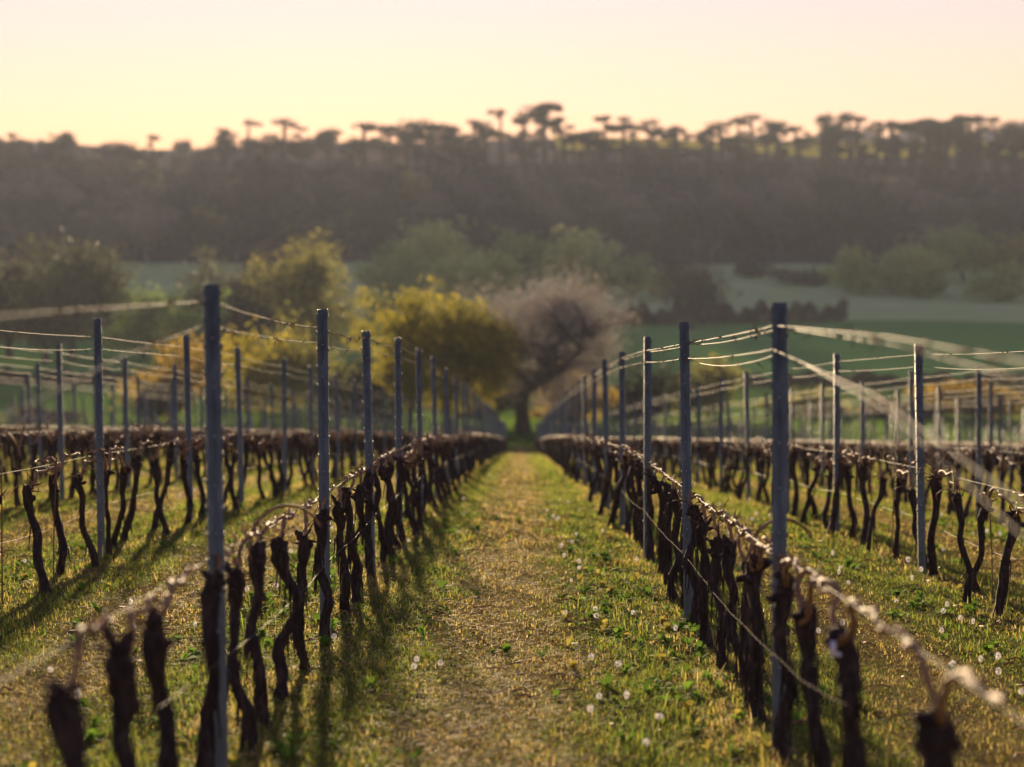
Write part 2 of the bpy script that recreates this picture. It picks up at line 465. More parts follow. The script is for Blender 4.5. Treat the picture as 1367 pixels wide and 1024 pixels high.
def tree_meshes(name, seed, H, W, leafmat, nleaf=6000, leaf=0.35, clump=0.09, levels=4, nchild=(6, 4, 3), clear=0.55, updraft=1.0,
                spread=0.75, r0=0.03, twigs=0, twig=(0.9, 0.06), base=None, bark='trunk', flat=0.0, D=None, elong=1.5, lean=0.0, limb=1.0, dome=0, low=1.0):
    rng = np.random.default_rng(seed)
    segs, tips = skeleton(rng, levels, nchild, clear, updraft, spread, r0)
    P = np.array([t[0] for t in tips]); Dr = np.array([t[1] for t in tips])
    if dome:
        e = rand_unit(rng, dome) * rng.uniform(0.55, 1.0, dome)[:, None] ** 0.6
        hi_ = np.percentile(P[:, 2], 96); lo_ = min(np.percentile(P[:, 2], 12), (0.2 if dome > 500 else 0.3) * hi_)
        rr_ = np.percentile(np.hypot(P[:, 0], P[:, 1]), 88)
        P = np.vstack([P, e * [rr_, rr_, (hi_ - lo_) / 2] + [0, 0, (hi_ + lo_) / 2]])
    zt = np.percentile(P[:, 2], 98) + clump * 0.7
    rx = np.percentile(np.abs(P[:, 0]), 95) + clump * 0.6
    ry = np.percentile(np.abs(P[:, 1]), 95) + clump * 0.6
    S = np.array([W / 2 / rx, (D or W) / 2 / ry, H / zt])
    cap = lambda v: v
    mb = MB()
    for pts, rr, lev in segs:
        if lev < 3:
            pp = pts * S
            pp[:, 0] += lean * sstep(0.2, 0.5, pp[:, 2] / H)
            mb.tube(pp, rr * H * (limb if lev else 1.0), 10 if lev == 0 else (6 if lev == 1 else 4), cap=False)
    tm = mb.mesh(name + '_trunk', [bark])
    ci = rng.integers(0, len(P), nleaf)
    csz = rng.uniform(0.55, 1.3, len(P))
    ct = rng.uniform(0.15, 0.75, len(P)) if leafmat != 'bare_twig' else rng.uniform(0.35, 0.6, len(P))
    off = rand_unit(rng, nleaf) * (rng.uniform(0, 1, nleaf) ** 0.4)[:, None] * clump * 0.78 * csz[ci][:, None]
    off[:, 2] *= 0.8 * (1 - flat)
    c = (P[ci] + off) * S
    c[:, 2] = H * np.clip(c[:, 2] / H, 0, None) ** low
    c[:, 0] += lean
    c[:, 2] = np.maximum(c[:, 2], 0.15 if base is None else base * H + rng.uniform(0, 0.08 * H, nleaf))
    nv = leaf * rng.uniform(0.6, 1.35, nleaf)
    v, q = leaf_quads(c, nv * elong, nv, rng)
    tint = np.clip(ct[ci] + rng.normal(size=nleaf) * 0.16, 0, 1)
    vs, qs, tn = [v], [q], [tint]
    if twigs:
        ti = rng.integers(0, len(P), twigs)
        c = (P[ti] + rng.normal(size=(twigs, 3)) * clump * 0.45) * S
        c[:, 0] += lean
        outw = c - np.array([0, 0, H * 0.45]); outw /= np.linalg.norm(outw, axis=1)[:, None] + 1e-9
        tv, tq = leaf_quads(c, twig[0] * rng.uniform(0.5, 1.4, twigs), twig[1] * rng.uniform(0.7, 1.3, twigs), rng, axis=outw + np.array([0, 0, 0.35]), spread=0.7)
        vs.append(tv); qs.append(tq + len(v)); tn.append(np.clip(rng.uniform(0, 0.5, twigs), 0, 1))
    cm = mesh_np(name + '_crown', np.vstack(vs), [np.vstack(qs)], [leafmat], tint=np.concatenate(tn))
    return tm, cm

def plant_tree(name, meshes, x, y, label, cat='tree', group=None, rz=0.0, s=1.0, sink=0.15, sz=None):
    e = bpy.data.objects.new(name, None); link(e)
    e.empty_display_size = 0.5
    e.location = (x, y, g(x, y) - sink); e.rotation_euler = (0, 0, rz); e.scale = (s, s, sz or s)
    put('trunk', meshes[0], e); put('crown', meshes[1], e)
    tag(e, label, cat, group)
    return e

# -- the two big trees at the foot of the alley
OAKD = 217.0
oak = tree_meshes('oak', 5, pz(365, OAKD) - g(0, OAKD), 13.2, 'oak_twig', nleaf=15000, leaf=0.15, clump=0.13, levels=5, nchild=(9, 4, 3, 3), clear=0.42,
                  updraft=0.35, spread=0.95, r0=0.045, twigs=20000, twig=(0.7, 0.04), base=0.12, lean=2.0, limb=1.25, dome=1100)
plant_tree('oak_tree', oak, px(699, OAKD), OAKD, 'big grey-brown budding oak standing where the grass alley ends', rz=0.0)
yd = 209.0
ytree = tree_meshes('golden', 11, pz(377, yd) - g(-8, yd), 13.2, 'yellow_leaf', nleaf=26000, leaf=0.2, clump=0.12, levels=5, nchild=(9, 4, 3, 2), clear=0.36,
                    updraft=0.3, spread=0.95, r0=0.033, base=0.15, D=11, dome=600)
plant_tree('broad_tree', ytree, px(598, yd), yd, 'broad golden yellow tree in young leaf beside the big grey oak', rz=0.4)

def spec_tree(name, x, ytop, d, wpx, mat, label, seed, cat='tree', group=None, nleaf=5000, leaf=None, **kw):
    X = px(x, d)
    H = pz(ytop, d) - g(X, d) + 0.15
    W = wpx / F * d * (1.12 if d > 330 else 1.1)
    lf = leaf or max(0.16, 0.0011 * d)
    ms = tree_meshes(name, seed, H, W, mat, nleaf=int(nleaf * 0.8), leaf=lf * 1.08, **kw)
    return plant_tree(name, ms, X, d, label, cat, group, rz=0.0)

BUSH = dict(levels=4, nchild=(9, 5, 3), clear=0.08, updraft=0.9, spread=0.8, r0=0.018, clump=0.16, low=1.7)
# -- scrub and small trees just below the vineyard
spec_tree('small_tree', 232, 437, 246, 130, 'orange_leaf', 'rusty orange small tree below the vineyard, thin crown, beside green field', 21, nleaf=5200, **BUSH)
spec_tree('small_tree', 352, 428, 240, 105, 'yellow_leaf', 'slim yellow-orange small tree between the rusty tree and the dark bush', 22, nleaf=6000, **BUSH)
spec_tree('bush', 415, 432, 236, 120, 'olive_leaf', 'rounded olive green bush next to slim yellow-orange tree', 23, 'bush', nleaf=6500, **BUSH)
spec_tree('bush', 480, 470, 228, 120, 'dark_leaf', 'dark green bush at the foot of the broad golden tree', 24, 'bush', nleaf=6000, **BUSH)
spec_tree('small_tree', 548, 455, 212, 70, 'olive_leaf', 'small leaning olive tree before the broad golden tree', 25, nleaf=3800, levels=4, nchild=(6, 4, 3), clear=0.4, r0=0.035)
spec_tree('bush', 645, 470, 232, 105, 'dark_leaf', 'dark shady bush between golden tree and big oak', 26, 'bush', nleaf=5000, **BUSH)
spec_tree('bush', 768, 480, 236, 110, 'orange_leaf', 'rusty brown bush behind the big oak trunk', 27, 'bush', nleaf=5000, **BUSH)
spec_tree('bush', 865, 478, 244, 120, 'dark_leaf', 'dark bush beyond the oak, darkest of the lower scrub', 28, 'bush', nleaf=5500, **BUSH)
spec_tree('small_tree', 945, 470, 250, 95, 'olive_leaf', 'upright olive small tree rising beside the dark bush past the oak', 29, nleaf=6000, **BUSH)
spec_tree('bush', 200, 505, 232, 70, 'dark_leaf', 'low black-green bush under the rusty orange small tree', 30, 'bush', nleaf=4000, **BUSH)
spec_tree('bush', 1090, 520, 262, 110, 'olive_leaf', 'low yellowish olive bush amid scrub under the green field', 31, 'bush', nleaf=4200, **BUSH)
spec_tree('bush', 1190, 528, 258, 130, 'scrub_leaf', 'low brown bramble bush between olive bush and orange thicket', 32, 'bush', nleaf=4200, **BUSH)
spec_tree('bush', 1300, 505, 256, 130, 'orange_leaf', 'orange-brown thicket bush beside the brown bramble', 33, 'bush', nleaf=5000, **BUSH)
spec_tree('bush', 1395, 498, 262, 120, 'scrub_leaf', 'tall brown thicket bush behind the orange-brown thicket', 34, 'bush', nleaf=5000, **BUSH)
spec_tree('bush', 60, 545, 236, 90, 'scrub_leaf', 'low brown scrub bush at the vineyard foot, far from oak', 35, 'bush', nleaf=3000, **BUSH)

def hedge(name, x0, x1, d0, d1, h, mat, label, seed, n, leaf):
    rng = np.random.default_rng(seed)
    t = rng.uniform(0, 1, n)
    X = x0 + (x1 - x0) * t; Y = d0 + (d1 - d0) * t + rng.normal(size=n) * h * 0.35
    top = h * (0.72 + 0.2 * np.sin(t * 37 + seed) + 0.16 * np.sin(t * 91 + 2 * seed))
    Z = G(X, Y) + top * rng.uniform(0, 1, n) ** 0.7
    v, q = leaf_quads(np.stack([X, Y, Z], -1), leaf * 1.4, leaf, rng)
    root = bpy.data.objects.new(name, None); link(root)
    cx, cy = (x0 + x1) / 2, (d0 + d1) / 2; cz = g(cx, cy)
    root.location = (cx, cy, cz)
    tn = np.clip(0.45 + 0.2 * np.sin(t * 60) + rng.normal(size=n) * 0.15, 0, 1)
    put('foliage', mesh_np('foliage', v - np.array([cx, cy, cz]), [q], [mat], tint=tn), root)
    mb = MB()
    for i in range(40):
        s = (i + 0.5) / 40; xx = x0 + (x1 - x0) * s + rng.normal() * 0.5; yy = d0 + (d1 - d0) * s; zz = g(xx, yy)
        mb.tube(np.array([[xx, yy, zz - 0.1], [xx + rng.normal() * 0.2, yy, zz + h * 0.3], [xx + rng.normal() * 0.4, yy, zz + h * 0.7]]) - np.array([cx, cy, cz]), [0.1, 0.07, 0.03], 5)
    tag(put('stem', mb.mesh('stem', ['trunk']), root), kind='stuff')
    return tag(root, label, 'hedge')
hedge('hedge', px(-120, 346), px(250, 346), 344, 350, 2.3, 'dark_leaf', 'long dark hedge dividing headland and green field behind the rusty tree', 1, 9000, 0.35)
hedge('hedge', px(985, 350), px(1500, 350), 344, 350, 2.2, 'scrub_leaf', 'brownish hedge along the green field above the orange thicket', 2, 9000, 0.35)
hedge('hedge', px(808, 590), px(1135, 590), 585, 596, 5.4, 'scrub_leaf', 'dark hedgerow at the top edge of the green field, before the meadow', 3, 14000, 0.5)
hedge('hedge', px(-60, 600), px(470, 600), 596, 604, 4.0, 'dark_leaf', 'hedgerow behind the tall olive trees on the far field edge', 4, 12000, 0.5)

# -- valley trees
TR = dict(levels=4, nchild=(8, 5, 4), clear=0.12, updraft=0.9, spread=0.72, r0=0.028, clump=0.15, dome=110, low=1.45)
spec_tree('valley_tree', 12, 335, 430, 95, 'scrub_leaf', 'dull brown tree crowding beside the big grey-olive tree', 41, nleaf=5000, **TR)
spec_tree('valley_tree', 95, 303, 425, 135, 'dull_leaf', 'big grey-olive tree, tallest on that side of the valley floor', 42, nleaf=8000, **TR)
spec_tree('valley_tree', 60, 350, 410, 110, 'dull_leaf', 'dark tree in front of the big grey-olive tree', 43, nleaf=6000, **TR)
spec_tree('valley_tree', 190, 375, 430, 100, 'green_leaf', 'lower green tree between big grey-olive tree and leafy pair', 44, nleaf=5000, **TR)
spec_tree('valley_tree', 290, 333, 445, 105, 'dull_leaf', 'dull green round tree behind the olive yellow willow', 45, nleaf=6000, **TR)
spec_tree('valley_tree', 345, 318, 440, 90, 'scrub_leaf', 'thin brown half-bare tree between dull green tree and yellow willow', 46, nleaf=4200, **TR)
spec_tree('valley_tree', 425, 309, 400, 125, 'olive_leaf', 'tall olive yellow willow, brightest tree of the valley floor', 47, nleaf=9000, **TR)
spec_tree('valley_tree', 250, 385, 400, 90, 'green_leaf', 'squat green tree before the dull green round tree', 48, nleaf=4500, **TR)
spec_tree('valley_bush', 530, 383, 520, 75, 'green_leaf', 'green bush alone in the field before the meadow trees', 49, 'bush', nleaf=4000, **BUSH)
spec_tree('valley_tree', 530, 320, 690, 95, 'green_leaf', 'grey-green tree at the wood edge behind the lone bush', 50, nleaf=4500, **TR)
spec_tree('valley_tree', 592, 290, 720, 105, 'willow_leaf', 'tallest pale tree against the dark wood, above the golden tree', 51, nleaf=5500, **TR)
spec_tree('valley_bush', 610, 335, 660, 90, 'willow_leaf', 'pale green bush before the tallest pale wood edge tree', 52, 'bush', nleaf=4500, **BUSH)
spec_tree('valley_bush', 660, 332, 670, 75, 'willow_leaf', 'pale green bush above the meeting of golden tree and oak', 53, 'bush', nleaf=4000, **BUSH)
spec_tree('valley_tree', 700, 304, 730, 70, 'green_leaf', 'narrow green tree at the wood edge above the oak', 54, nleaf=4000, **TR)
spec_tree('valley_tree', 765, 305, 720, 95, 'willow_leaf', 'wide pale tree at the wood edge beside the narrow green tree', 55, nleaf=4800, **TR)
spec_tree('valley_bush', 800, 335, 690, 65, 'green_leaf', 'round green bush in front of the wide pale tree', 56, 'bush', nleaf=3500, **BUSH)
spec_tree('valley_bush', 845, 335, 700, 45, 'green_leaf', 'small green bush ending the bush line above the oak', 57, 'bush', nleaf=2800, **BUSH)
spec_tree('valley_bush', 888, 352, 690, 50, 'willow_leaf', 'small pale bush by itself on the meadow', 58, 'bush', nleaf=2800, **BUSH)
spec_tree('valley_tree', 925, 336, 560, 85, 'bare_twig', 'thin leafless grey tree rising from the hedgerow', 59, nleaf=1600, twigs=3500, twig=(1.6, 0.12), **TR)
spec_tree('valley_bush', 1003, 340, 790, 42, 'dark_leaf', 'small dark bush at the foot of the wood', 60, 'bush', nleaf=2500, **BUSH)
spec_tree('valley_bush', 1068, 358, 770, 75, 'scrub_leaf', 'flat brown scrub patch on the upper meadow', 61, 'bush', nleaf=2500, **BUSH)
spec_tree('valley_tree', 1150, 325, 740, 75, 'willow_leaf', 'pale green tree leading the bushy clump across the meadow', 62, nleaf=4500, **BUSH)
spec_tree('valley_tree', 1200, 320, 735, 95, 'willow_leaf', 'broad pale green tree in the middle of the meadow clump', 63, nleaf=5000, **BUSH)
spec_tree('valley_bush', 1240, 350, 720, 60, 'green_leaf', 'low green bush at the end of the meadow clump', 64, 'bush', nleaf=3200, **BUSH)
spec_tree('valley_tree', 1285, 297, 770, 100, 'green_leaf', 'tall green tree behind the meadow clump at the wood', 65, nleaf=5000, **TR)
spec_tree('valley_tree', 1350, 305, 765, 90, 'olive_leaf', 'olive tree beside the tall green tree at the wood', 66, nleaf=4500, **TR)
spec_tree('valley_bush', 1330, 350, 700, 80, 'green_leaf', 'dense green bush below the olive tree on the meadow', 67, 'bush', nleaf=4000, **BUSH)
spec_tree('valley_tree', 1420, 310, 755, 100, 'green_leaf', 'green tree past the olive tree at the wood edge', 68, nleaf=4500, **TR)
spec_tree('valley_tree', -60, 320, 430, 120, 'dull_leaf', 'olive tree beyond the dull brown tree', 69, nleaf=5000, **TR)

# -- bare wood on the far hillside
rng = np.random.default_rng(77)
M['palebark'] = noise_mat('pale trunk bark', [(0.3, (0.16, 0.13, 0.105)), (0.7, (0.28, 0.235, 0.19))], 1.2, (2, 2, 0.5), 0.9)
WOOD = []
for i in range(7):
    WOOD.append(tree_meshes('bare', 200 + i, 15.5 + (i % 3) * 1.5, 14 + (i % 4), 'bare_twig', nleaf=2600, leaf=0.62, dome=70, clump=0.16, levels=4,
                            nchild=(7, 4, 3), clear=0.4 if i % 2 else 0.75, updraft=1.0, spread=0.7, r0=0.022 if i % 2 else 0.03, twigs=1500, twig=(2.2, 0.14), bark='trunk' if i % 2 else 'palebark'))
spots = []
for i in range(14):
    yy = 856 + i * 11.2
    n = 20
    for j in range(n):
        x = (j + 0.5 * (i % 2) + rng.uniform(-0.3, 0.3)) / n
        X = (-0.245 + 0.485 * x) * (yy + 10)
        Yv = yy + rng.uniform(-4, 4)
        if X > -15 + rng.uniform(-25, 15) and Yv > 948: continue
        spots.append((X, Yv))
GREENWOOD = [tree_meshes('greenwood', 260 + i, 14 + i, 13, 'scrub_leaf' if i == 1 else 'olive_leaf' if i == 0 else 'dark_leaf', nleaf=1800, leaf=0.7, clump=0.16, levels=4, nchild=(7, 4, 3), clear=0.35, r0=0.022) for i in range(3)]
for i in range(46):
    Yv = rng.uniform(1018, 1085); X = rng.uniform(-0.24, 0.235) * Yv
    spots.append((X, Yv))
for X, Y in spots:
    s = rng.uniform(0.70, 1.15)
    if Y > 1012: s *= 0.62 if X < -20 else 0.28
    if X > -30 + rng.uniform(-30, 30) and Y > 915: s *= 0.72 if Y < 940 else 0.55
    elif 955 < Y < 1012: s *= 0.8
    if rng.uniform() < 0.2 and Y < 960:
        gi = rng.integers(0, 3)
        plant_tree('leafy_tree', GREENWOOD[gi], X, Y, ['dull olive leafy tree', 'brownish budding tree', 'dark evergreen tree'][gi] + ' among the bare trees of the hillside wood', 'tree', 'leafy trees of the hillside wood', rz=rng.uniform(0, 6.28), s=s)
        continue
    plant_tree('bare_tree', WOOD[rng.integers(0, 7)], X, Y, 'leafless grey-brown tree in the wood covering the far hillside', 'tree', 'bare trees of the hillside wood', rz=rng.uniform(0, 6.28), s=s)

# dark columnar conifers near the top of the wood
def conifer_meshes(seed, H=20.0):
    r = np.random.default_rng(seed)
    mb = MB(); mb.tube(np.array([[0, 0, 0], [0.1, 0, H * 0.5], [0, 0.1, H * 0.97]]), [0.35, 0.22, 0.05], 7)
    m = 1500
    t = r.uniform(0.10, 1.0, m)
    rad = (0.155 * (1 - t ** 2.2) + 0.012) * (0.75 + 0.35 * np.sin(t * 40 + seed) * r.uniform(0.4, 1, m)) * r.uniform(0.35, 1.1, m)
    az = r.uniform(0, 6.283, m)
    c = np.stack([np.cos(az) * rad, np.sin(az) * rad, t - 0.25 * rad], -1) * H
    v, q = leaf_quads(c, 1.1 * r.uniform(0.6, 1.4, m), 0.5, r)
    return mb.mesh('conifer_trunk', ['pinebark']), mesh_np('conifer_crown', v, [q], ['needle'], tint=np.clip(0.45 + 0.2 * np.sin(t * 25) + r.normal(size=m) * 0.15, 0, 1))
CON = [conifer_meshes(320 + i, 20) for i in range(4)]
cx = [(95, 205), (118, 212), (205, 200), (232, 215), (345, 205), (470, 205), (575, 200), (618, 196), (700, 190), (742, 200), (775, 205), (850, 195), (940, 176), (948, 185), (985, 190), (1040, 192), (1100, 162), (1108, 170), (1150, 190), (1188, 170), (1195, 178), (1237, 166), (1250, 178), (1283, 163), (1292, 172), (1328, 180), (1352, 172), (1385, 175)]
for i, (x, yt) in enumerate(cx):
    d = rng.uniform(962, 992); X = px(x, d); H = max(9.0, pz(yt, d) - g(X, d))
    plant_tree('conifer_tree', CON[i % 4], X, d, 'dark narrow conifer at the top of the hillside wood', 'conifer', 'dark conifers near the hilltop', rz=rng.uniform(0, 6), s=0.8 * H / 20 + 0.2, sz=H / 20)

# undergrowth between them
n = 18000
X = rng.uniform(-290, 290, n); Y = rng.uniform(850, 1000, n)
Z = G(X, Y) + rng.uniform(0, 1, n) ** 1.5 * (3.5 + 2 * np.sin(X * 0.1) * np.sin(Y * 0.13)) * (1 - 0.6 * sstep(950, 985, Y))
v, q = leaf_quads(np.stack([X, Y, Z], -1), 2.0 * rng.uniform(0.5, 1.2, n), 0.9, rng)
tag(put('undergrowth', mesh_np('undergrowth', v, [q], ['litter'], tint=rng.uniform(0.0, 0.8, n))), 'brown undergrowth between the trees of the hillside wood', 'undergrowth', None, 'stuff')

# -- pines on the skyline
def pine_meshes(seed, H, lean):
    r = np.random.default_rng(seed)
    mb = MB()
    z = np.linspace(0, 0.97, 9)
    tx = lean * z ** 2 + 0.012 * np.sin(z * 5 + seed); ty = 0.012 * np.cos(z * 4 + seed)
    mb.tube(np.stack([tx, ty, z], -1) * H, (0.038 * (1 - 0.6 * z) + 0.004) * H, 8)
    vs, qs, tn, nn = [], [], [], 0
    k = r.integers(4, 14)
    for i in range(k):
        zz = 1.0 if i == 0 else r.uniform(0.5, 0.99) if seed % 3 else r.uniform(0.72, 1.0)
        az = r.uniform(0, 6.28); rad = 0.0 if i == 0 else r.uniform(0.09, 0.26) * (1.25 - 0.5 * (zz - 0.62) / 0.36)
        bx = np.interp(zz - 0.06, z, tx); by = np.interp(zz - 0.06, z, ty)
        c = np.array([bx + math.cos(az) * rad, by + math.sin(az) * rad, zz - 0.02])
        mb.tube(np.array([[bx, by, zz - 0.09], (np.array([bx, by, zz - 0.06]) + c) / 2 + [0, 0, 0.012], c]) * H, np.array([0.007, 0.005, 0.002]) * H, 5)
        m = int(r.integers(160, 300))
        R = r.uniform(0.06, 0.18)
        off = rand_unit(r, m) * (r.uniform(0, 1, m) ** 0.45)[:, None] * R * np.array([1.0, 1.0, r.uniform(0.35, 0.85)])
        off[:, 2] = off[:, 2] * np.where(off[:, 2] < 0, 0.75, 1.1)
        v_, q_ = leaf_quads((c + off) * H, 0.04 * H * r.uniform(0.6, 1.4, m), 0.024 * H, r, flat=0.35)
        vs.append(v_); qs.append(q_ + nn); nn += len(v_); tn.append(np.clip(r.uniform(0.2, 0.7) + r.normal(size=m) * 0.12, 0, 1))
    return mb.mesh('pine_trunk', ['pinebark']), mesh_np('pine_crown', np.vstack(vs), [np.vstack(qs)], ['needle'], tint=np.concatenate(tn))
PINES = [pine_meshes(300 + i, 1.0 * 24, (i % 5 - 2) * 0.04) for i in range(18)]
pine_spec = [(15, 181), (92, 180), (205, 184), (300, 174), (330, 164), (380, 163), (440, 176), (488, 168), (520, 172), (545, 167), (572, 170), (600, 172), (632, 163), (668, 150), (699, 158), (727, 141), (752, 160),
             (806, 157), (833, 160), (872, 163), (902, 172), (940, 176), (985, 160), (1003, 157), (1035, 165), (1062, 172), (1101, 158), (1116, 170), (1131, 157), (1143, 160), (1168, 172), (1188, 165), (1212, 168),
             (1238, 162), (1284, 158), (1300, 157), (1326, 160), (1348, 166), (1372, 164), (1395, 158), (-20, 178)]
n1 = len(pine_spec)
for x in np.arange(560, 1400, 22.0):
    pine_spec.append((x + rng.uniform(-9, 9), rng.uniform(166, 196)))
for i, (x, yt) in enumerate(pine_spec):
    d = rng.uniform(985, 1012) if i < n1 else rng.uniform(958, 990)
    X = px(x, d); H = pz(yt, d) - g(X, d) + 0.2
    lab = 'tall flat-topped pine on the skyline above the hillside wood' if i < n1 else 'lower dark pine in front of the tall skyline pines'
    if yt == 141: lab = 'tallest layered pine on the skyline, straight above the oak'
    plant_tree('pine_tree', PINES[(i * 7) % 18], X, d, lab, 'pine tree', 'pines along the skyline' if i < n1 else 'lower pines below the skyline', rz=rng.uniform(0, 6.28), s=(max(0.95, H / 24) if H > 20 else H / 24) * rng.uniform(1.0, 1.7), sz=H / 24)

# -- faint treeline on the ridge behind
n = 7000
X = rng.uniform(150, 620, n); Y = 1760 + rng.normal(size=n) * 12
Z = G(X, Y) + rng.uniform(0, 1, n) * (7 + 4 * np.sin(X * 0.09) + 3 * np.sin(X * 0.23))
v, q = leaf_quads(np.stack([X, Y, Z], -1), 3.2, 2.4, rng)
tag(put('treeline', mesh_np('treeline', v, [q], ['bare_twig'], tint=rng.uniform(0.2, 0.8, n))), 'faint hazy treeline on the ridge behind the yellow field', 'treeline', None, 'stuff')

# ------------------------------------------------------------------ trellis posts
POSTH = 1.93
LEAN = -0.013
def post_mesh():
    mb = MB()
    w, dpt, t, lip = 0.031, 0.040, 0.0035, 0.012
    # folded lipped channel, flat face towards -Y, closed outline (outer then inner)
    out = [(-w + lip, dpt), (-w, dpt), (-w, 0.004), (-w + 0.006, 0), (-0.010, 0), (-0.007, 0.004), (0.007, 0.004), (0.010, 0), (w - 0.006, 0), (w, 0.004), (w, dpt), (w - lip, dpt)]
    inn = [(w - lip, dpt - t), (w - t, dpt - t), (w - t, 0.006), (w - 0.008, t), (0.009, t), (0.006, 0.004 + t), (-0.006, 0.004 + t), (-0.009, t), (-w + 0.008, t), (-w + t, 0.006), (-w + t, dpt - t), (-w + lip, dpt - t)]
    ring = np.array(out + inn)
    k = len(ring)
    zs = [-0.25, POSTH]
    v = np.array([[p[0], p[1] - 0.02, z] for z in zs for p in ring])
    q = [[j, (j + 1) % k, k + (j + 1) % k, k + j] for j in range(k)]
    h = k // 2
    capq = [[k + j, k + j + 1, k + (k - 2 - j), k + (k - 1 - j)] for j in range(h - 1)]
    mb.add(v, q + capq)
    return mb.mesh('steel_post', ['steel'], smooth=False)
def hook_mesh():
    mb = MB()
    w = 0.031
    for z in np.arange(0.32, POSTH - 0.02, 0.105):
        for s in (-1, 1):
            mb.box((s * (w + 0.0028), -0.004, z), (0.0033, 0.008, 0.006))
            mb.box((s * (w + 0.0045), -0.004, z + 0.009), (0.0016, 0.006, 0.005))
    return mb.mesh('hook_strip', ['steel'], smooth=False)
def hole_dot_mesh():  # raised pale dots in place of the bright holes down the post face
    mb = MB()
    for z in np.arange(0.2, POSTH - 0.05, 0.19):
        th = np.arange(7) / 7 * 6.283
        ring = np.stack([np.cos(th) * 0.0045, np.full(7, -0.0205 + 0.004), np.sin(th) * 0.0045 + z], -1)
        ring2 = np.stack([np.cos(th) * 0.003, np.full(7, -0.0215), np.sin(th) * 0.003 + z + 0.001], -1)
        v = np.vstack([ring, ring2])
        q = [[j, (j + 1) % 7, 7 + (j + 1) % 7, 7 + j] for j in range(7)]
        mb.add(v, q, [[7, 7 + i, 8 + i] for i in range(1, 6)])
    return mb.mesh('hole_dots', ['hole_light'], smooth=False)
POSTM, HOOKM, HOLEDOTM = post_mesh(), hook_mesh(), hole_dot_mesh()

ROWK = list(range(-19, 21))
def rowx(k): return ROW0 + PITCH * k
prng = random.Random(4)
POSTS = {}
for k in ROWK:
    if k == 0: ys = [9.35, 14.4, 18.85, 23.2, 28.0, 33.2, 38.6, 44.0]
    elif k == 1: ys = [10.15, 15.7, 20.9, 26.1, 30.6, 35.8, 41.0, 46.1]
    elif k == 2: ys = [14.9, 20.2, 25.7, 30.5, 35.7, 40.6, 45.9]
    elif k == -1: ys = [14.7, 19.7, 25.0, 29.6, 35.0, 39.6, 45.0]
    else:
        ys = [14.8 + prng.uniform(-0.5, 0.5)]
        while ys[-1] < 45: ys.append(ys[-1] + 5.1 + prng.uniform(-0.15, 0.15))
    while ys[-1] < 181: ys.append(ys[-1] + 5.1 + prng.uniform(-0.15, 0.15))
    POSTS[k] = ys

def in_view(x, y, margin=0.0):
    c = x / y * F + 697
    return -25 - margin < c < 1392 + margin

def side(k):
    return ('toward the yellow tree', 'yellow tree side') if k <= 0 else ('away from yellow tree', 'side away from yellow tree')
def rown(k):
    return (1 - k) if k <= 0 else k        # 1 is the row edging the alley

cand = sorted([(y, k, i) for k in ROWK for i, y in enumerate(POSTS[k]) if in_view(rowx(k), y)])
cset = set((k, i) for y, k, i in cand[:300])
rest = [(k, i) for k in ROWK for i, y in enumerate(POSTS[k]) if (k, i) not in cset and in_view(rowx(k), y, 500 if y > 14 else 200)]
LEANS = {}
VISP = {}
visn = {}
for y, k, i in cand[:300]:
    x = rowx(k)
    near = y < 24
    ln = LEAN + prng.uniform(-0.012, 0.012)
    LEANS[(k, i)] = ln
    rot = (prng.uniform(-0.008, 0.008), ln, prng.uniform(-0.15, 0.15) + (0.12 if k <= 0 else -0.1))
    dz = prng.uniform(-0.03, 0.03)
    if y < 50:
        o = bpy.data.objects.new('trellis_post', None); link(o)
        o.location = (x, y, g(x, y) + dz); o.rotation_euler = rot
        put('steel_profile', POSTM, o)
        tag(put('hook_strip', HOOKM, o), kind='stuff')
        tag(put('hole_dots', HOLEDOTM, o), kind='stuff')
    else:
        o = put('trellis_post', POSTM, None, (x, y, g(x, y) + dz), rot)
    visn[k] = visn.get(k, 0) + 1
    VISP.setdefault(k, []).append(y)
    if rown(k) == 1 and visn[k] <= 14:
        lab = '%s grey steel post along the alley row %s' % (ORD[visn[k] - 1], side(k)[0])
    elif rown(k) == 1:
        lab = 'small distant grey post far down the alley row %s' % side(k)[0]
    elif rown(k) <= 4 and visn[k] <= 8:
        lab = '%s steel post of the %s row from the alley, %s' % (ORD[visn[k] - 1], ORD[rown(k) - 1], side(k)[1])
    else:
        lab = 'grey steel post in the %s row out from the alley, %s' % (ORD[rown(k) - 1], side(k)[1])
    tag(o, lab, 'post', 'steel posts of the vine rows')
mb = MB()
for k, i in rest:
    x, y = rowx(k), POSTS[k][i]; z = g(x, y)
    w = 0.03
    a = np.array([[-w, -0.02, -0.2], [w, -0.02, -0.2], [w, 0.02, -0.2], [-w, 0.02, -0.2]])
    b = a.copy(); b[:, 2] = POSTH; b[:, 0] += prng.gauss(LEAN, 0.006) * POSTH
    mb.add(np.vstack([a, b]) + [x, y, z], [[0, 1, 5, 4], [1, 2, 6, 5], [2, 3, 7, 6], [3, 0, 4, 7], [4, 5, 6, 7]])
tag(put('distant_posts', mb.mesh('distant_posts', ['steel'], smooth=False)), 'mass of thin distant grey posts toward the foot of the vineyard', 'posts', None, 'stuff')

# ------------------------------------------------------------------ vines
WIREH = 0.84
def wob(rng, n, amp, smooth=5):
    a = rng.normal(size=n + smooth * 2)
    k = np.hanning(smooth * 2 + 1); k /= k.sum()
    a = np.convolve(a, k, 'same')[smooth:smooth + n]
    return a / (np.abs(a).max() + 1e-9) * amp

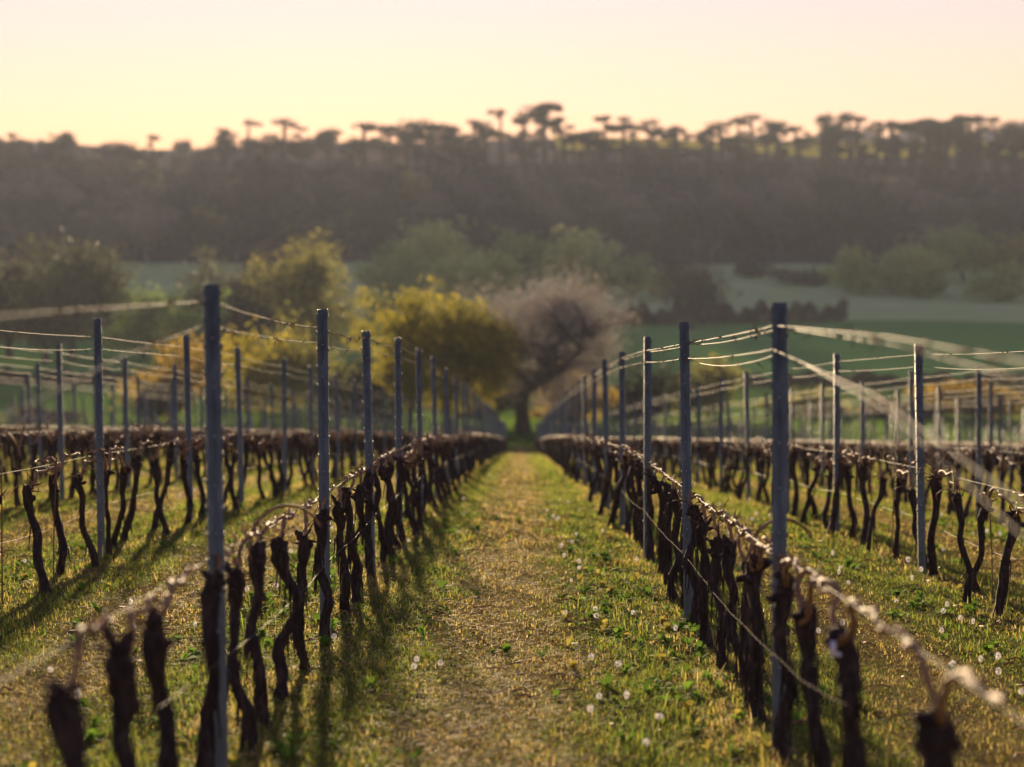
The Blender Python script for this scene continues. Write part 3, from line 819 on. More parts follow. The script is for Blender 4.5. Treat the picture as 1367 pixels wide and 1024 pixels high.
def vine_parts(seed, H=0.74, leanx=0.0, leany=0.0, bend=0.04, fat=1.0, fine=True, stub=None, canes=2, curl=False, cr=1.0, riser=True):
    rng = np.random.default_rng(seed)
    n = 34 if fine else 18
    sides = 14 if fine else 9
    t = np.linspace(0, 1, n)
    cx = leanx * (1 - t) ** 1.3 + wob(rng, n, bend, 7 if fine else 4) * np.minimum(t * 3, 1)
    cy = leany * (1 - t) ** 1.3 + wob(rng, n, bend, 7 if fine else 4) * np.minimum(t * 3, 1)
    cz = -0.08 + (H + 0.08) * t
    r = 0.034 * (1 + 0.55 * np.exp(-((t - 0.0) / 0.10) ** 2) + 0.42 * np.exp(-((t - 0.93) / 0.12) ** 2)) * (1.0 - 0.10 * np.sin(t * 3.1))
    r *= (1 + wob(rng, n, 0.16, 2)) * fat
    r[-1] *= 0.55; r[-2] *= 0.85
    th = np.arange(sides) / sides * 6.283
    lump = 1 + 0.12 * np.sin(3 * th[None, :] + 5 * t[:, None] + seed) + 0.10 * np.sin(2 * th[None, :] - 7 * t[:, None]) + rng.normal(size=(n, sides)) * 0.065
    mb = MB()
    mb.tube(np.stack([cx, cy, cz], -1), r, sides, lump=lump)
    hx, hy = cx[-3], cy[-3]
    for i in range(5 if fine else 3):          # knuckles of old pruning wounds
        az = rng.uniform(0, 6.28); el = rng.uniform(-0.1, 1.2); L = rng.uniform(0.04, 0.085)
        d = np.array([math.cos(az) * math.cos(el), math.sin(az) * math.cos(el), math.sin(el)])
        p0 = np.array([hx, hy, H - rng.uniform(0.0, 0.12)])
        tt = np.linspace(0, 1, 5)[:, None]
        pp = p0 + d * L * tt + rng.normal(size=(5, 3)) * 0.005
        mb.tube(pp, np.array([0.029, 0.026, 0.026, 0.022, 0.012]) * fat * rng.uniform(0.7, 1.1), 7, lump=1 + rng.normal(size=(5, 7)) * 0.13)
    # loose bark strips
    for i in range(26 if fine else 5):
        a = rng.uniform(0.15, 0.9); j = int(a * (n - 3)); az = rng.uniform(0, 6.28)
        off = np.array([math.cos(az), math.sin(az), 0]) * r[j] * 1.1
        p = np.array([cx[j], cy[j], cz[j]]) + off
        q = np.array([p, p + [off[0] * 0.12, off[1] * 0.12, -rng.uniform(0.04, 0.09)], p + [off[0] * rng.uniform(0.1, 0.7), off[1] * rng.uniform(0.1, 0.7), -rng.uniform(0.1, 0.17)]])
        mb.tube(q, [0.005, 0.005, 0.002], 4)
    if stub is not None:
        p0 = np.array([hx, hy, H - 0.02]); d = np.array(stub, float)
        mb.tube(np.array([p0, p0 + d * 0.5, p0 + d]), [0.021, 0.016, 0.015], 8)
    trunk = mb.mesh('vine_trunk', ['bark'])
    # short spurs and dry twigs on the head
    ms = MB()
    for i in range(rng.integers(3, 6)):
        az = rng.uniform(0, 6.28); L = rng.uniform(0.03, 0.11)
        p0 = np.array([hx, hy, H - rng.uniform(0.0, 0.05)]) + np.array([math.cos(az), math.sin(az), 0]) * 0.03
        d = np.array([math.cos(az) * 0.6, math.sin(az) * 0.6, rng.uniform(-0.1, 0.8)]); d /= np.linalg.norm(d)
        sg = 6
        pp = [p0]
        for s in range(sg):
            d = d + rng.normal(size=3) * 0.22; d /= np.linalg.norm(d)
            pp.append(pp[-1] + d * L / sg)
        ms.tube(np.array(pp), np.linspace(0.0075, 0.0035, sg + 1) * rng.uniform(0.7, 1.3), 5)
    for i in range(rng.integers(1, 3) if fine else rng.integers(3, 6)):          # fine dry shoots
        az = rng.uniform(0, 6.28)
        p = np.array([hx, hy + rng.uniform(-0.2, 0.2), H]); d = np.array([math.cos(az) * 0.5, math.sin(az) * 0.5, 0.9]); pp = [p]
        for s in range(8):
            d = d + rng.normal(size=3) * 0.35 - np.array([0, 0, 0.12]); d /= np.linalg.norm(d)
            pp.append(pp[-1] + d * 0.03)
        ms.tube(np.array(pp), np.linspace(0.0035, 0.0015, 9) * (1.0 if fine else 1.3), 4, mat=0 if fine else 2)
    if stub is not None:
        p1 = np.array([hx, hy, H - 0.02]) + np.array(stub, float)
        ms.tube(np.array([p1 - np.array(stub) * 0.02, p1 + np.array(stub) * 0.12]), [0.0165, 0.0155], 8, mat=1)
    spur = ms.mesh('spur', ['spur', 'cutwood', 'cane'])
    # fruiting canes bent down along the wire
    cs = []
    for c in range(canes):
        sgn = 1 if (c == 0) else -1
        L = rng.uniform(0.75, 1.0)
        n2 = 40 if fine else 20
        s = np.linspace(0, 1, n2)
        run = sgn * (L * s ** 1.15)
        rise = (WIREH + 0.012 + 0.018 * np.exp(-((s - 0.22) / 0.1) ** 2) * rng.uniform(-0.2, 1.5))
        z = H - 0.05 + (rise - H + 0.05) * sstep(0, 0.38, s) if riser else rise + 0 * s
        tw = rng.uniform(0, 6.28) + s * 14
        x = hx * (1 - sstep(0, 0.25, s)) + 0.012 * np.cos(tw) + wob(rng, n2, 0.014, 4)
        z = z + 0.010 * np.sin(tw) + wob(rng, n2, 0.010, 4)
        pts = np.stack([x, hy * (1 - s) + run, z], -1)
        rr = cr * (np.linspace(0.0095, 0.0065, n2) if fine else np.linspace(0.0115, 0.0075, n2)) * (1 + 0.3 * (np.sin(s * L / 0.085 * 6.283) > 0.72)) * (1 + wob(rng, n2, 0.12, 2))
        mc = MB(); mc.tube(pts, rr, 8 if fine else 6)
        for i in range(6 if fine else 4):        # buds and snapped side shoots
            j = rng.integers(6, n2 - 1); d = rng.normal(size=3); d[2] = abs(d[2]); d /= np.linalg.norm(d)
            Lb = rng.uniform(0.015, 0.06)
            mc.tube(np.array([pts[j], pts[j] + d * Lb * 0.6, pts[j] + d * Lb + [0, 0, 0.008]]), [0.006, 0.0045, 0.002], 5)
        cs.append(mc.mesh('cane', ['cane']))
    if curl:
        mc = MB(); a = np.linspace(-0.4, 2.7, 26)
        pts = np.stack([0.16 * -np.cos(a) + 0.13, 0.10 * np.sin(a * 0.5), H + 0.0 + 0.17 * np.sin(a)], -1)
        mc.tube(pts, np.linspace(0.010, 0.0055, 26), 7)
        cs.append(mc.mesh('curled_cane', ['cane']))
    return trunk, spur, cs

def slope(y):
    return float((prof(y + 0.5) - prof(y - 0.5)))

VARIANTS = [vine_parts(500 + i, H=0.69 + 0.018 * ((i * 3) % 7), leanx=0.17 * math.sin(i * 2.1), leany=0.16 * math.cos(i * 1.7), bend=0.022 + 0.007 * (i % 4), fat=0.74 + 0.06 * (i % 5), fine=False, canes=2 if i % 3 == 0 else 1) for i in range(14)]

def plant_vine(parts, x, y, label, group, s=1.0, flip=False):
    e = bpy.data.objects.new('grape_vine', None); link(e)
    e.empty_display_size = 0.2
    e.location = (x, y, g(x, y)); e.rotation_euler = (math.atan(slope(y)), 0, math.pi if flip else 0); e.scale = (1, 1, s)
    put('trunk', parts[0], e); tag(put('spur', parts[1], e), kind='stuff')
    for c in parts[2]:
        put(c.name.split('.')[0], c, e)
    tag(e, label, 'vine', group)
    return e

# near vines of the two alley rows: (y, base offset x, base offset y, bend, fatness, head height, options)
LEFTV = [(6.15, .05, -.1, .03, 1.25, .75, {}), (7.05, .07, -.05, .02, 1.35, .78, dict(stub=(-.045, -.03, .10), note='vine with a pale freshly cut stub jutting from its thick head')), (7.75, .045, 0, .025, 1.2, .77, {}),
         (9.0, -.02, -.05, .025, 1.05, .80, {}), (9.95, .06, -.1, .03, 1.0, .76, {}), (10.65, .05, -.1, .03, 1.1, .82, dict(curl=True)), (11.65, .03, -.05, .075, 1.15, .80, dict(note='vine with a sharply kinked trunk bowed out like an elbow')),
         (12.75, .04, 0, .03, .95, .74, {}), (14.15, .01, 0, .03, 1.15, .76, {}), (15.6, .05, .0, .04, 1.0, .72, {}), (16.5, .03, .1, .03, 1.0, .8, {}), (17.3, .0, .1, .05, 1.05, .78, {}), (18.45, .03, 0, .03, 1.15, .84, {}), (19.6, .04, .1, .05, 1.0, .8, {}), (20.5, .05, 0, .05, 1.05, .8, {}), (21.5, .06, .1, .05, 1.0, .78, {}), (22.6, .04, 0, .04, 1.05, .8, {})]
RIGHTV = [(6.3, .03, -.05, .02, 1.4, .74, {}), (8.15, .07, -.1, .03, 1.25, .76, dict(tape=True, note='vine with a small white plastic tag fixed to its head')), (9.2, .05, -.05, .03, 1.15, .74, {}), (9.95, .0, -.05, .025, 1.1, .8, {}),
          (11.15, .02, 0, .025, 1.2, .80, dict(curl=True, note='stout vine with a long curled cane arching over its head')), (11.75, .03, -.15, .02, .85, .72, {}), (12.5, .04, -.1, .03, 1.1, .76, {}), (13.4, .03, -.1, .03, .95, .74, {}), (14.3, .03, 0, .03, 1.0, .76, {}), (15.5, .04, -.1, .03, 1.15, .78, {}), (16.4, .03, 0, .04, .95, .8, {}), (17.3, .02, 0, .04, 1.1, .8, {}),
          (18.3, .04, 0, .03, 1.0, .78, {}), (19.4, .05, .1, .04, 1.05, .8, {}), (20.7, .0, 0, .03, 1.05, .8, {}), (21.7, .05, 0, .05, 1.05, .82, {}), (22.8, .02, 0, .03, 1.0, .8, {}), (23.9, .04, .1, .04, 1.0, .8, {})]
VINES = {}
vr = random.Random(9)
for k in ROWK:
    if k == 0: ys = [v[0] for v in LEFTV]
    elif k == 1: ys = [v[0] for v in RIGHTV]
    else: ys = [12.0 + vr.uniform(0, 0.6)]
    while ys[-1] < 184:
        ys.append(ys[-1] + 1.03 + vr.uniform(-0.16, 0.16))
    VINES[k] = ys
vcand = sorted([(y, k, i) for k in ROWK for i, y in enumerate(VINES[k]) if in_view(rowx(k), y, 20)])
vset = set((k, i) for y, k, i in vcand[:298])
cnt = {}
for y, k, i in vcand[:298]:
    x = rowx(k) + vr.uniform(-0.03, 0.03)
    posts = sorted(VISP.get(k, [999]))
    pidx = sum(1 for p in posts if p <= y + 0.05)
    cnt[(k, pidx)] = cnt.get((k, pidx), 0) + 1
    c = cnt[(k, pidx)]
    if pidx == 0:
        c = sum(1 for yy, kk, ii in vcand[:298] if kk == k and y <= yy < posts[0] - 0.05)
    rel = '%s before the first post' % ORD[c - 1] if pidx == 0 else '%s beyond the %s post' % (ORD[c - 1], ORD[min(pidx, 20) - 1])
    if rown(k) == 1:
        lab = ('dark gnarled vine, %s of the alley row %s' % (rel, side(k)[0])) if pidx <= 9 else 'small distant dark vine far down the alley row %s' % side(k)[0]
        grp = 'vines of the alley row ' + side(k)[0]
    else:
        lab = 'dark gnarled vine, %s, %s row, %s' % (rel, ORD[rown(k) - 1], side(k)[1]) if rown(k) <= 3 and pidx <= 6 else 'dark gnarled vine in the %s row out from the alley, %s' % (ORD[rown(k) - 1], side(k)[1])
        grp = 'vines of the %s row, %s' % (ORD[rown(k) - 1], side(k)[1])
    table = LEFTV if k == 0 else RIGHTV if k == 1 else None
    if table and i < len(table):
        yy, lx, ly, bd, fat, H, op = table[i]
        parts = vine_parts(900 + 40 * k + i, H=H - 0.025, leanx=lx, leany=ly, bend=bd * 1.15, fat=fat * 0.74, stub=op.get('stub'), curl=op.get('curl', False), canes=2 if (k == 1 and i < 5) else 1, cr=1.3 if (k == 1 and i < 5) else 1.1)
        if op.get('note'): lab = 'dark gnarled ' + op['note']
        e = plant_vine(parts, rowx(k), y, lab, grp)
        if op.get('tape'):
            mt = MB(); a = np.linspace(0, 6.6, 26)
            mt.box((-0.035, -0.045, H - 0.09), (0.010, 0.005, 0.024)); mt.box((-0.022, -0.043, H - 0.112), (0.014, 0.005, 0.007))
            put('white_tag', mt.mesh('white_tag', ['tape'], smooth=False), e)
    else:
        plant_vine(VARIANTS[vr.randrange(len(VARIANTS))], x, y, lab, grp, s=vr.uniform(0.94, 1.05), flip=vr.random() < 0.5)

# the remaining vines, merged
mb = MB()
r2 = np.random.default_rng(12)
for k in ROWK:
    for i, y in enumerate(VINES[k]):
        if (k, i) in vset or not in_view(rowx(k), y, 420 if y < 60 else 250): continue
        x = rowx(k) + r2.normal() * 0.03; z = g(x, y)
        H = r2.uniform(0.68, 0.8)
        lo = y > 95
        base = np.array([x + r2.normal() * 0.06, y + r2.normal() * 0.09, z - 0.05])
        head = np.array([x, y, z + H])
        mid = (base + head) / 2 + r2.normal(size=3) * [0.035, 0.035, 0.02]
        mb.tube(np.array([base, mid, head - [0, 0, 0.12], head, head + [0, 0, 0.04]]), np.array([0.045, 0.034, 0.045, 0.062, 0.02]) * r2.uniform(0.85, 1.2), 4 if lo else 5, cap=False, rot=r2.uniform(0, 6))
        for sgn in (-1, 1):
            yy = y + sgn * 0.55
            mb.tube(np.array([[x, y, z + H - 0.05], [x + r2.normal() * 0.015, y + sgn * 0.15, z + WIREH + 0.03], [x, y + sgn * 0.4, g(x, y + sgn * 0.4) + WIREH], [x, yy, g(x, yy) + WIREH]]), 0.014 if lo else 0.011, 3, mat=1, cap=False)
        for s in range(1 if lo else 3):
            d = r2.normal(size=3) * [0.10, 0.2, 0.05] + [0, 0, 0.10]
            p = head + [0, r2.normal() * 0.15, 0]
            mb.tube(np.array([p, p + d * 0.6, p + d]), [0.010, 0.007, 0.004], 3, mat=1, cap=False)
tag(put('distant_vines', mb.mesh('distant_vines', ['bark', 'cane'])), 'mass of distant dark vines filling the lower vineyard rows', 'vines', None, 'stuff')

# ------------------------------------------------------------------ wires
def wire(name, k, h, y0, y1, r, label, group, sag=0.02, seed=0, tendrils=0, near=None, cat='wire', mat='wire', dx=0.0):
    """a strand fixed at each post of row k; near = [(y, height)...] before the first post"""
    rng = np.random.default_rng(seed)
    ps = [p for p in POSTS[k] if y0 <= p <= y1]
    pts = []
    if near:
        for a, b in zip(near[:-1], near[1:]):
            for t in np.linspace(0, 1, 8, endpoint=False):
                y = a[0] + (b[0] - a[0]) * t
                pts.append((y, a[1] + (b[1] - a[1]) * t, 0))
    for a, b in zip(ps[:-1], ps[1:]):
        n = 9 if a < 45 else 4
        sg = sag * rng.uniform(0.4, 1.6)
        for t in np.linspace(0, 1, n, endpoint=False):
            pts.append((a + (b - a) * t, h - 4 * sg * t * (1 - t), rng.normal() * 0.004))
    pts.append((ps[-1], h, 0))
    x = rowx(k) + dx + LEAN * h
    P = np.array([[x + j, y, float(prof(y)) + (g(rowx(k), 12.0) - float(prof(12.0))) * (1 - float(sstep(120, 320, y))) + 0.018 + hh] for y, hh, j in pts])
    mb = MB()
    dist = P[:, 1]
    mb.tube(P, r * 0.68 * np.clip(dist / 20, 1, 2.6), 5)
    if tendrils:
        for i in range(tendrils):
            yy = rng.uniform(P[0, 1] + 0.2, min(P[-1, 1], 30))
            p = np.array([np.interp(yy, dist, P[:, 0]), yy, np.interp(yy, dist, P[:, 2])])
            d = np.array([rng.normal(), rng.normal() * 1.5, rng.normal() * 0.6]); d /= np.linalg.norm(d)
            q = [p + [0, 0, 0.003]]
            for s in range(5):
                d = d + rng.normal(size=3) * 0.6 - [0, 0, 0.15]; d /= np.linalg.norm(d)
                q.append(q[-1] + d * rng.uniform(0.006, 0.016))
            mb.tube(np.array(q), np.linspace(0.0036, 0.0015, 6), 4, mat=1)
    o = put(name, mb.mesh(name, [mat, 'tendril']))
    return tag(o, label, cat, group)

wire('trellis_wire', 0, 1.83, 9, 190, 0.0028, 'topmost thin wire strung along the alley row toward the yellow tree', 'wires of the vine rows', 0.02, 1, 70, near=[(2.5, 1.55), (6.6, 1.72), (9.35, 1.83)])
wire('trellis_wire', 0, 1.74, 9, 190, 0.0026, 'second thin wire below the topmost one, alley row toward the yellow tree', 'wires of the vine rows', 0.02, 2, 50, near=[(2.5, 1.15), (7.4, 1.60), (9.35, 1.74)], dx=-0.02)
wire('trellis_wire', 1, 1.80, 10, 190, 0.0032, 'topmost thin wire strung along the alley row away from yellow tree', 'wires of the vine rows', 0.008, 3, 70, near=[(2.5, 1.50), (5.0, 1.61), (7.0, 1.70), (10.15, 1.80)])
wire('trellis_wire', 1, 1.79, 10, 190, 0.003, 'loosely twisted wire running close beside the topmost wire, row away from yellow tree', 'wires of the vine rows', 0.012, 31, 40, near=[(2.5, 1.40), (5.0, 1.565), (7.0, 1.675), (10.15, 1.79)], dx=0.02)
wire('trellis_wire', 1, 1.70, 10, 190, 0.0028, 'second thin wire below the topmost pair, alley row away from yellow tree', 'wires of the vine rows', 0.008, 4, 40, near=[(2.5, 0.95), (5.0, 1.31), (7.2, 1.53), (10.15, 1.70)], dx=-0.015)
wire('trellis_wire', 1, 1.69, 10, 16, 0.0028, 'slack wire dropping from the first post, alley row away from yellow tree', 'wires of the vine rows', 0.03, 41, 10, near=[(2.5, 0.80), (5.0, 1.20), (7.2, 1.475), (10.15, 1.69)], dx=0.03)
wire('fruiting_wire', 0, WIREH, 9, 190, 0.0022, 'wire under the tied canes of the alley row toward the yellow tree', 'wires of the vine rows', 0.01, 5, near=[(3.0, 0.84), (9.35, 0.84)])
wire('fruiting_wire', 1, WIREH, 10, 190, 0.0022, 'wire under the tied canes of the alley row away from yellow tree', 'wires of the vine rows', 0.01, 6, near=[(3.0, 0.84), (10.15, 0.84)])
wire('low_wire', 0, 0.46, 9, 190, 0.0018, 'low wire crossing the trunks of the alley row toward the yellow tree', 'wires of the vine rows', 0.03, 7, near=[(6.5, 0.52), (9.35, 0.46)], dx=0.05)
wire('low_wire', 1, 0.42, 10, 190, 0.0008, 'low wire crossing the trunks of the alley row away from yellow tree', 'wires of the vine rows', 0.03, 8, near=[(7.75, 0.52), (8.15, 0.49), (9.0, 0.44), (10.15, 0.42)], dx=-0.03, mat='rust')
for k in (-4, -3, -2, -1, 2, 3, 4, 5):
    y0 = 14
    st = [(9.0, 1.74), (POSTS[k][0], 1.80)]
    a = '%s row out from the alley, %s' % (ORD[rown(k) - 1], side(k)[1])
    wire('trellis_wire', k, 1.80, y0, 190, 0.0026, 'topmost wire of the ' + a, 'wires of the vine rows', 0.015, 60 + k, 20, near=st)
    wire('trellis_wire', k, 1.70, y0, 190, 0.0024, 'second highest wire of the ' + a, 'wires of the vine rows', 0.02, 80 + k, 10, near=[(9.0, 1.6), (POSTS[k][0], 1.70)])
    wire('fruiting_wire', k, WIREH, y0, 190, 0.0022, 'cane wire of the ' + a, 'wires of the vine rows', 0.01, 100 + k, near=[(11.5, 0.82), (POSTS[k][0], 0.82)])
    if k in (-1, 2):
        wire('low_wire', k, 0.42, y0, 190, 0.0022, 'low trunk wire of the ' + a, 'wires of the vine rows', 0.04, 120 + k, near=[(11.5, 0.42), (POSTS[k][0], 0.42)])

# ------------------------------------------------------------------ thin rusty planting rods
rods = [(-1, 12.6, .62), (-1, 14.0, .9), (-1, 15.6, .95), (-1, 17.3, .9), (2, 22.3, 1.15), (2, 23.6, 1.2), (2, 15.6, .9), (2, 24.8, 1.0), (2, 17.5, .8), (3, 27.5, 1.1), (-2, 27.0, 1.0), (1, 24.4, 1.0)]
for i, (k, y, h) in enumerate(rods):
    x = rowx(k) + 0.07
    m = MB(); b = vr.uniform(-0.03, 0.03)
    m.tube(np.array([[0, 0, -0.2], [b * 0.4, 0, h * 0.4], [b, 0, h * 0.8], [b * 1.4, 0.01, h]]), [0.005, 0.005, 0.0045, 0.004], 6)
    tag(put('planting_rod', m.mesh('planting_rod', ['rust']), None, (x, y, g(x, y))), 'thin rusty upright rod standing among the vines of a side row', 'rod', 'thin rods beside young vines')

# ------------------------------------------------------------------ grass
def zone_u(X):
    return ((X - ROW0) / PITCH) % 1.0

C_DRY = np.array([0.42, 0.31, 0.11]); C_STRAW = np.array([0.56, 0.43, 0.20]); C_YEL = np.array([0.38, 0.32, 0.06]); C_GRN = np.array([0.14, 0.225, 0.03]); C_DARK = np.array([0.035, 0.075, 0.012]); C_BROWN = np.array([0.085, 0.05, 0.025])

def patch(X, Y, s, ph):
    return 0.5 + 0.5 * np.sin(X * s * 1.3 + ph + 1.7 * np.sin(Y * s * 0.9 + ph * 2)) * np.sin(Y * s * 0.8 + 1.1 * ph + 1.3 * np.sin(X * s * 1.7))

def grass_field(rng, y0, y1, dens, xmarg):
    ymax_area = (2 * 0.2165 * y1 + 2 * xmarg)
    n = int(dens * (y1 - y0) * ymax_area)
    Y = rng.uniform(y0, y1, n); X = rng.uniform(-1, 1, n) * ymax_area / 2 - 0.004 * Y
    keep = np.abs(X + 0.004 * Y) < 0.2165 * Y + xmarg
    return X[keep], Y[keep]

def make_grass(seed, y0, y1, dens, wid, hmul, xm, curved):
    rng = np.random.default_rng(seed)
    X, Y = grass_field(rng, y0, y1, dens, xm)
    n = len(X)
    u = zone_u(X + 0.10 * np.sin(Y * 1.3) + 0.06 * np.sin(Y * 3.1 + 1))
    drym = np.exp(-((u - 0.47) / 0.17) ** 2)                     # mown wheel-free middle
    rowm = np.exp(-((np.minimum(u, 1 - u)) / 0.10) ** 2)         # under the vines
    greenm = np.exp(-((u - 0.80) / 0.10) ** 2) + 0.9 * np.exp(-((u - 0.19) / 0.09) ** 2)
    p1 = patch(X, Y, 2.3, 0.4); p2 = patch(X, Y, 6.1, 2.0)
    dry = np.clip(0.08 + 0.80 * drym - 0.38 * greenm + 0.42 * (p1 - 0.5) + 0.5 * (p2 - 0.5) + 0.45 * rowm + rng.normal(size=n) * 0.2, 0, 1)
    flat = rng.uniform(0, 1, n) < 0.15 + 0.33 * drym             # clippings lying on the ground
    h = np.where(flat, rng.uniform(0.03, 0.09, n), rng.uniform(0.015, 0.052, n) * (1 + 1.1 * greenm * p1 + 0.9 * rowm * (p2 > 0.6)))
    h *= hmul
    tall = (rng.uniform(0, 1, n) < 0.012 * (rowm + 0.5 * greenm)); h = np.where(tall, h * 3.0, h); flat &= ~tall
    az = rng.uniform(0, 6.283, n)
    tilt = np.where(flat, rng.uniform(1.15, 1.5, n), rng.uniform(0.1, 1.0, n))
    d = np.stack([np.cos(az) * np.sin(tilt), np.sin(az) * np.sin(tilt), np.cos(tilt)], -1)
    sd_ = np.stack([-np.sin(az), np.cos(az), np.zeros(n)], -1)
    w = (wid * rng.uniform(0.6, 1.5, n))[:, None] / 2
    base = np.stack([X, Y, G(X, Y) - 0.006 + np.where(flat, rng.uniform(0.004, 0.03, n), 0)], -1)
    hh = h[:, None]
    tip = base + d * hh
    if curved:
        bendv = np.stack([np.cos(az), np.sin(az), np.full(n, -0.45)], -1)
        midp = base + d * hh * 0.55
        tip = tip + bendv * hh * rng.uniform(0, 0.35, n)[:, None]
        v = np.stack([base - sd_ * w, base + sd_ * w, midp + sd_ * w * 0.8, midp - sd_ * w * 0.8, tip], 1).reshape(-1, 3)
        i = np.arange(n) * 5
        q = np.stack([i, i + 1, i + 2, i + 3], -1); t = np.stack([i + 3, i + 2, i + 4], -1)
    else:
        v = np.stack([base - sd_ * w, base + sd_ * w, tip], 1).reshape(-1, 3)
        i = np.arange(n) * 3
        q = None; t = np.stack([i, i + 1, i + 2], -1)
    r = rng.uniform(0, 1, (n, 1))
    green = C_DARK + (C_GRN - C_DARK) * np.clip(r * 1.3, 0, 1)
    green = green + (C_YEL - green) * np.clip(rng.normal(size=(n, 1)) * 0.3 + 0.22, 0, 1)
    straw = C_YEL + (C_DRY - C_YEL) * r
    straw = np.where(rng.uniform(0, 1, (n, 1)) < 0.18, C_STRAW, straw)
    straw = np.where(rng.uniform(0, 1, (n, 1)) < 0.09, C_BROWN, straw)
    s = dry[:, None] > rng.uniform(0, 1, (n, 1))
    col = np.where(s, straw, green) * rng.uniform(0.75, 1.2, (n, 1))
    if q is not None:
        return mesh_np('grass', v, [q, t], ['grass'], col=np.vstack([col, col]))
    return mesh_np('grass', v, [t], ['grass'], col=col)

gl = [(1, 7.8, 14.0, 3200, 0.0044, 0.78, 1.5, True), (2, 14.0, 22.0, 1400, 0.0060, 0.82, 1.5, True), (3, 22.0, 42.0, 560, 0.012, 0.95, 1.6, False), (4, 42.0, 95.0, 95, 0.032, 1.15, 2.0, False), (5, 95.0, 190.0, 14, 0.09, 1.3, 3.0, False)]
gn = ['short mown grass and dry clippings around the first vines', 'mown grass around the second and third posts', 'mown grass of the middle vineyard', 'grass of the lower vineyard', 'grass at the far vineyard foot']
for (sd0, *a), lab in zip(gl, gn):
    tag(put('grass', make_grass(sd0, *a)), lab, 'grass', None, 'stuff')

# rough taller grass below the vineyard and at the oak's foot
rng = np.random.default_rng(31)
n = 26000
X = rng.uniform(-60, 60, n); Y = rng.uniform(186, 260, n)
base = np.stack([X, Y, G(X, Y)], -1)
az = rng.uniform(0, 6.28, n); hh = rng.uniform(0.12, 0.45, n)
sd_ = np.stack([np.cos(az), np.sin(az), 0 * az], -1) * 0.14
tip = base + np.stack([rng.normal(size=n) * 0.1, rng.normal(size=n) * 0.1, hh], -1)
v = np.stack([base - sd_, base + sd_, tip], 1).reshape(-1, 3)
c = C_DARK + (C_GRN - C_DARK) * rng.uniform(0, 0.8, (n, 1))
tag(put('rough_grass', mesh_np('rough_grass', v, [np.arange(3 * n).reshape(-1, 3)], ['grass'], col=c)), 'rough uncut grass round the oak below the vine rows', 'grass', None, 'stuff')

# broad-leaved weeds
def weeds(seed, n, y0, y1):
    rng = np.random.default_rng(seed)
    X, Y = grass_field(rng, y0, y1, n, 1.0)
    u = zone_u(X)
    p = 0.10 + 0.9 * np.exp(-((u - 0.80) / 0.11) ** 2) + 0.7 * np.exp(-((np.minimum(u, 1 - u)) / 0.07) ** 2) + 0.35 * np.exp(-((u - 0.2) / 0.09) ** 2)
    p *= patch(X, Y, 1.9, 1.0) ** 1.5
    k = rng.uniform(0, 1, len(X)) < p
    X, Y = X[k], Y[k]
    vs, fs, cs, nn = [], [], [], 0
    for x, y in zip(X, Y):
        m = rng.integers(5, 11); z = g(x, y)
        R = rng.uniform(0.035, 0.11)
        cc = (C_GRN * rng.uniform(0.7, 1.25) + np.array([0.0, 0.02, 0.0])) if rng.uniform() < 0.8 else C_YEL
        for j in range(m):
            a = rng.uniform(0, 6.28); e = rng.uniform(0.25, 1.1); L = R * rng.uniform(0.6, 1.2); w = L * rng.uniform(0.14, 0.26)
            d = np.array([math.cos(a) * math.cos(e), math.sin(a) * math.cos(e), math.sin(e)]); s = np.array([-math.sin(a), math.cos(a), 0]) * w
            b = np.array([x, y, z]); md = b + d * L * 0.6; tp = b + d * L + np.array([0, 0, -0.25 * L])
            vs += [b - s * 0.2, b + s * 0.2, md + s, md - s, tp]
            fs.append([nn, nn + 1, nn + 2, nn + 3]); fs.append([nn + 3, nn + 2, nn + 4, nn + 4]); nn += 5
            cs += [cc * rng.uniform(0.8, 1.2)] * 2
    f = np.array(fs)
    q, t = f[0::2], f[1::2, :3]
    col = np.array(cs)
    return mesh_np('weeds', np.array(vs), [q, t], ['weed'], col=np.vstack([col[0::2], col[1::2]]))
tag(put('weeds', weeds(51, 42, 8.5, 30)), 'leafy green weeds along the strips under the vines', 'weeds', None, 'stuff')

# snapped prunings on the ground
rng = np.random.default_rng(61)
mb = MB()
X, Y = grass_field(rng, 9, 34, 3.2, 0.5)
for x, y in zip(X, Y):
    u = zone_u(x)
    if 0.12 < u < 0.28 and rng.uniform() < 0.6: continue
    L = rng.uniform(0.05, 0.22); a = rng.uniform(0, 6.28); dx, dy = math.cos(a) * L / 2, math.sin(a) * L / 2
    z = [g(x - dx, y - dy) + 0.018, g(x, y) + 0.028, g(x + dx, y + dy) + 0.016]
    mb.tube(np.array([[x - dx, y - dy, z[0]], [x + rng.normal() * 0.01, y, z[1]], [x + dx, y + dy, z[2]]]), rng.uniform(0.0025, 0.0055), 4)
tag(put('prunings', mb.mesh('prunings', ['cane'])), 'scattered snapped vine prunings lying in the grass', 'prunings', None, 'stuff')

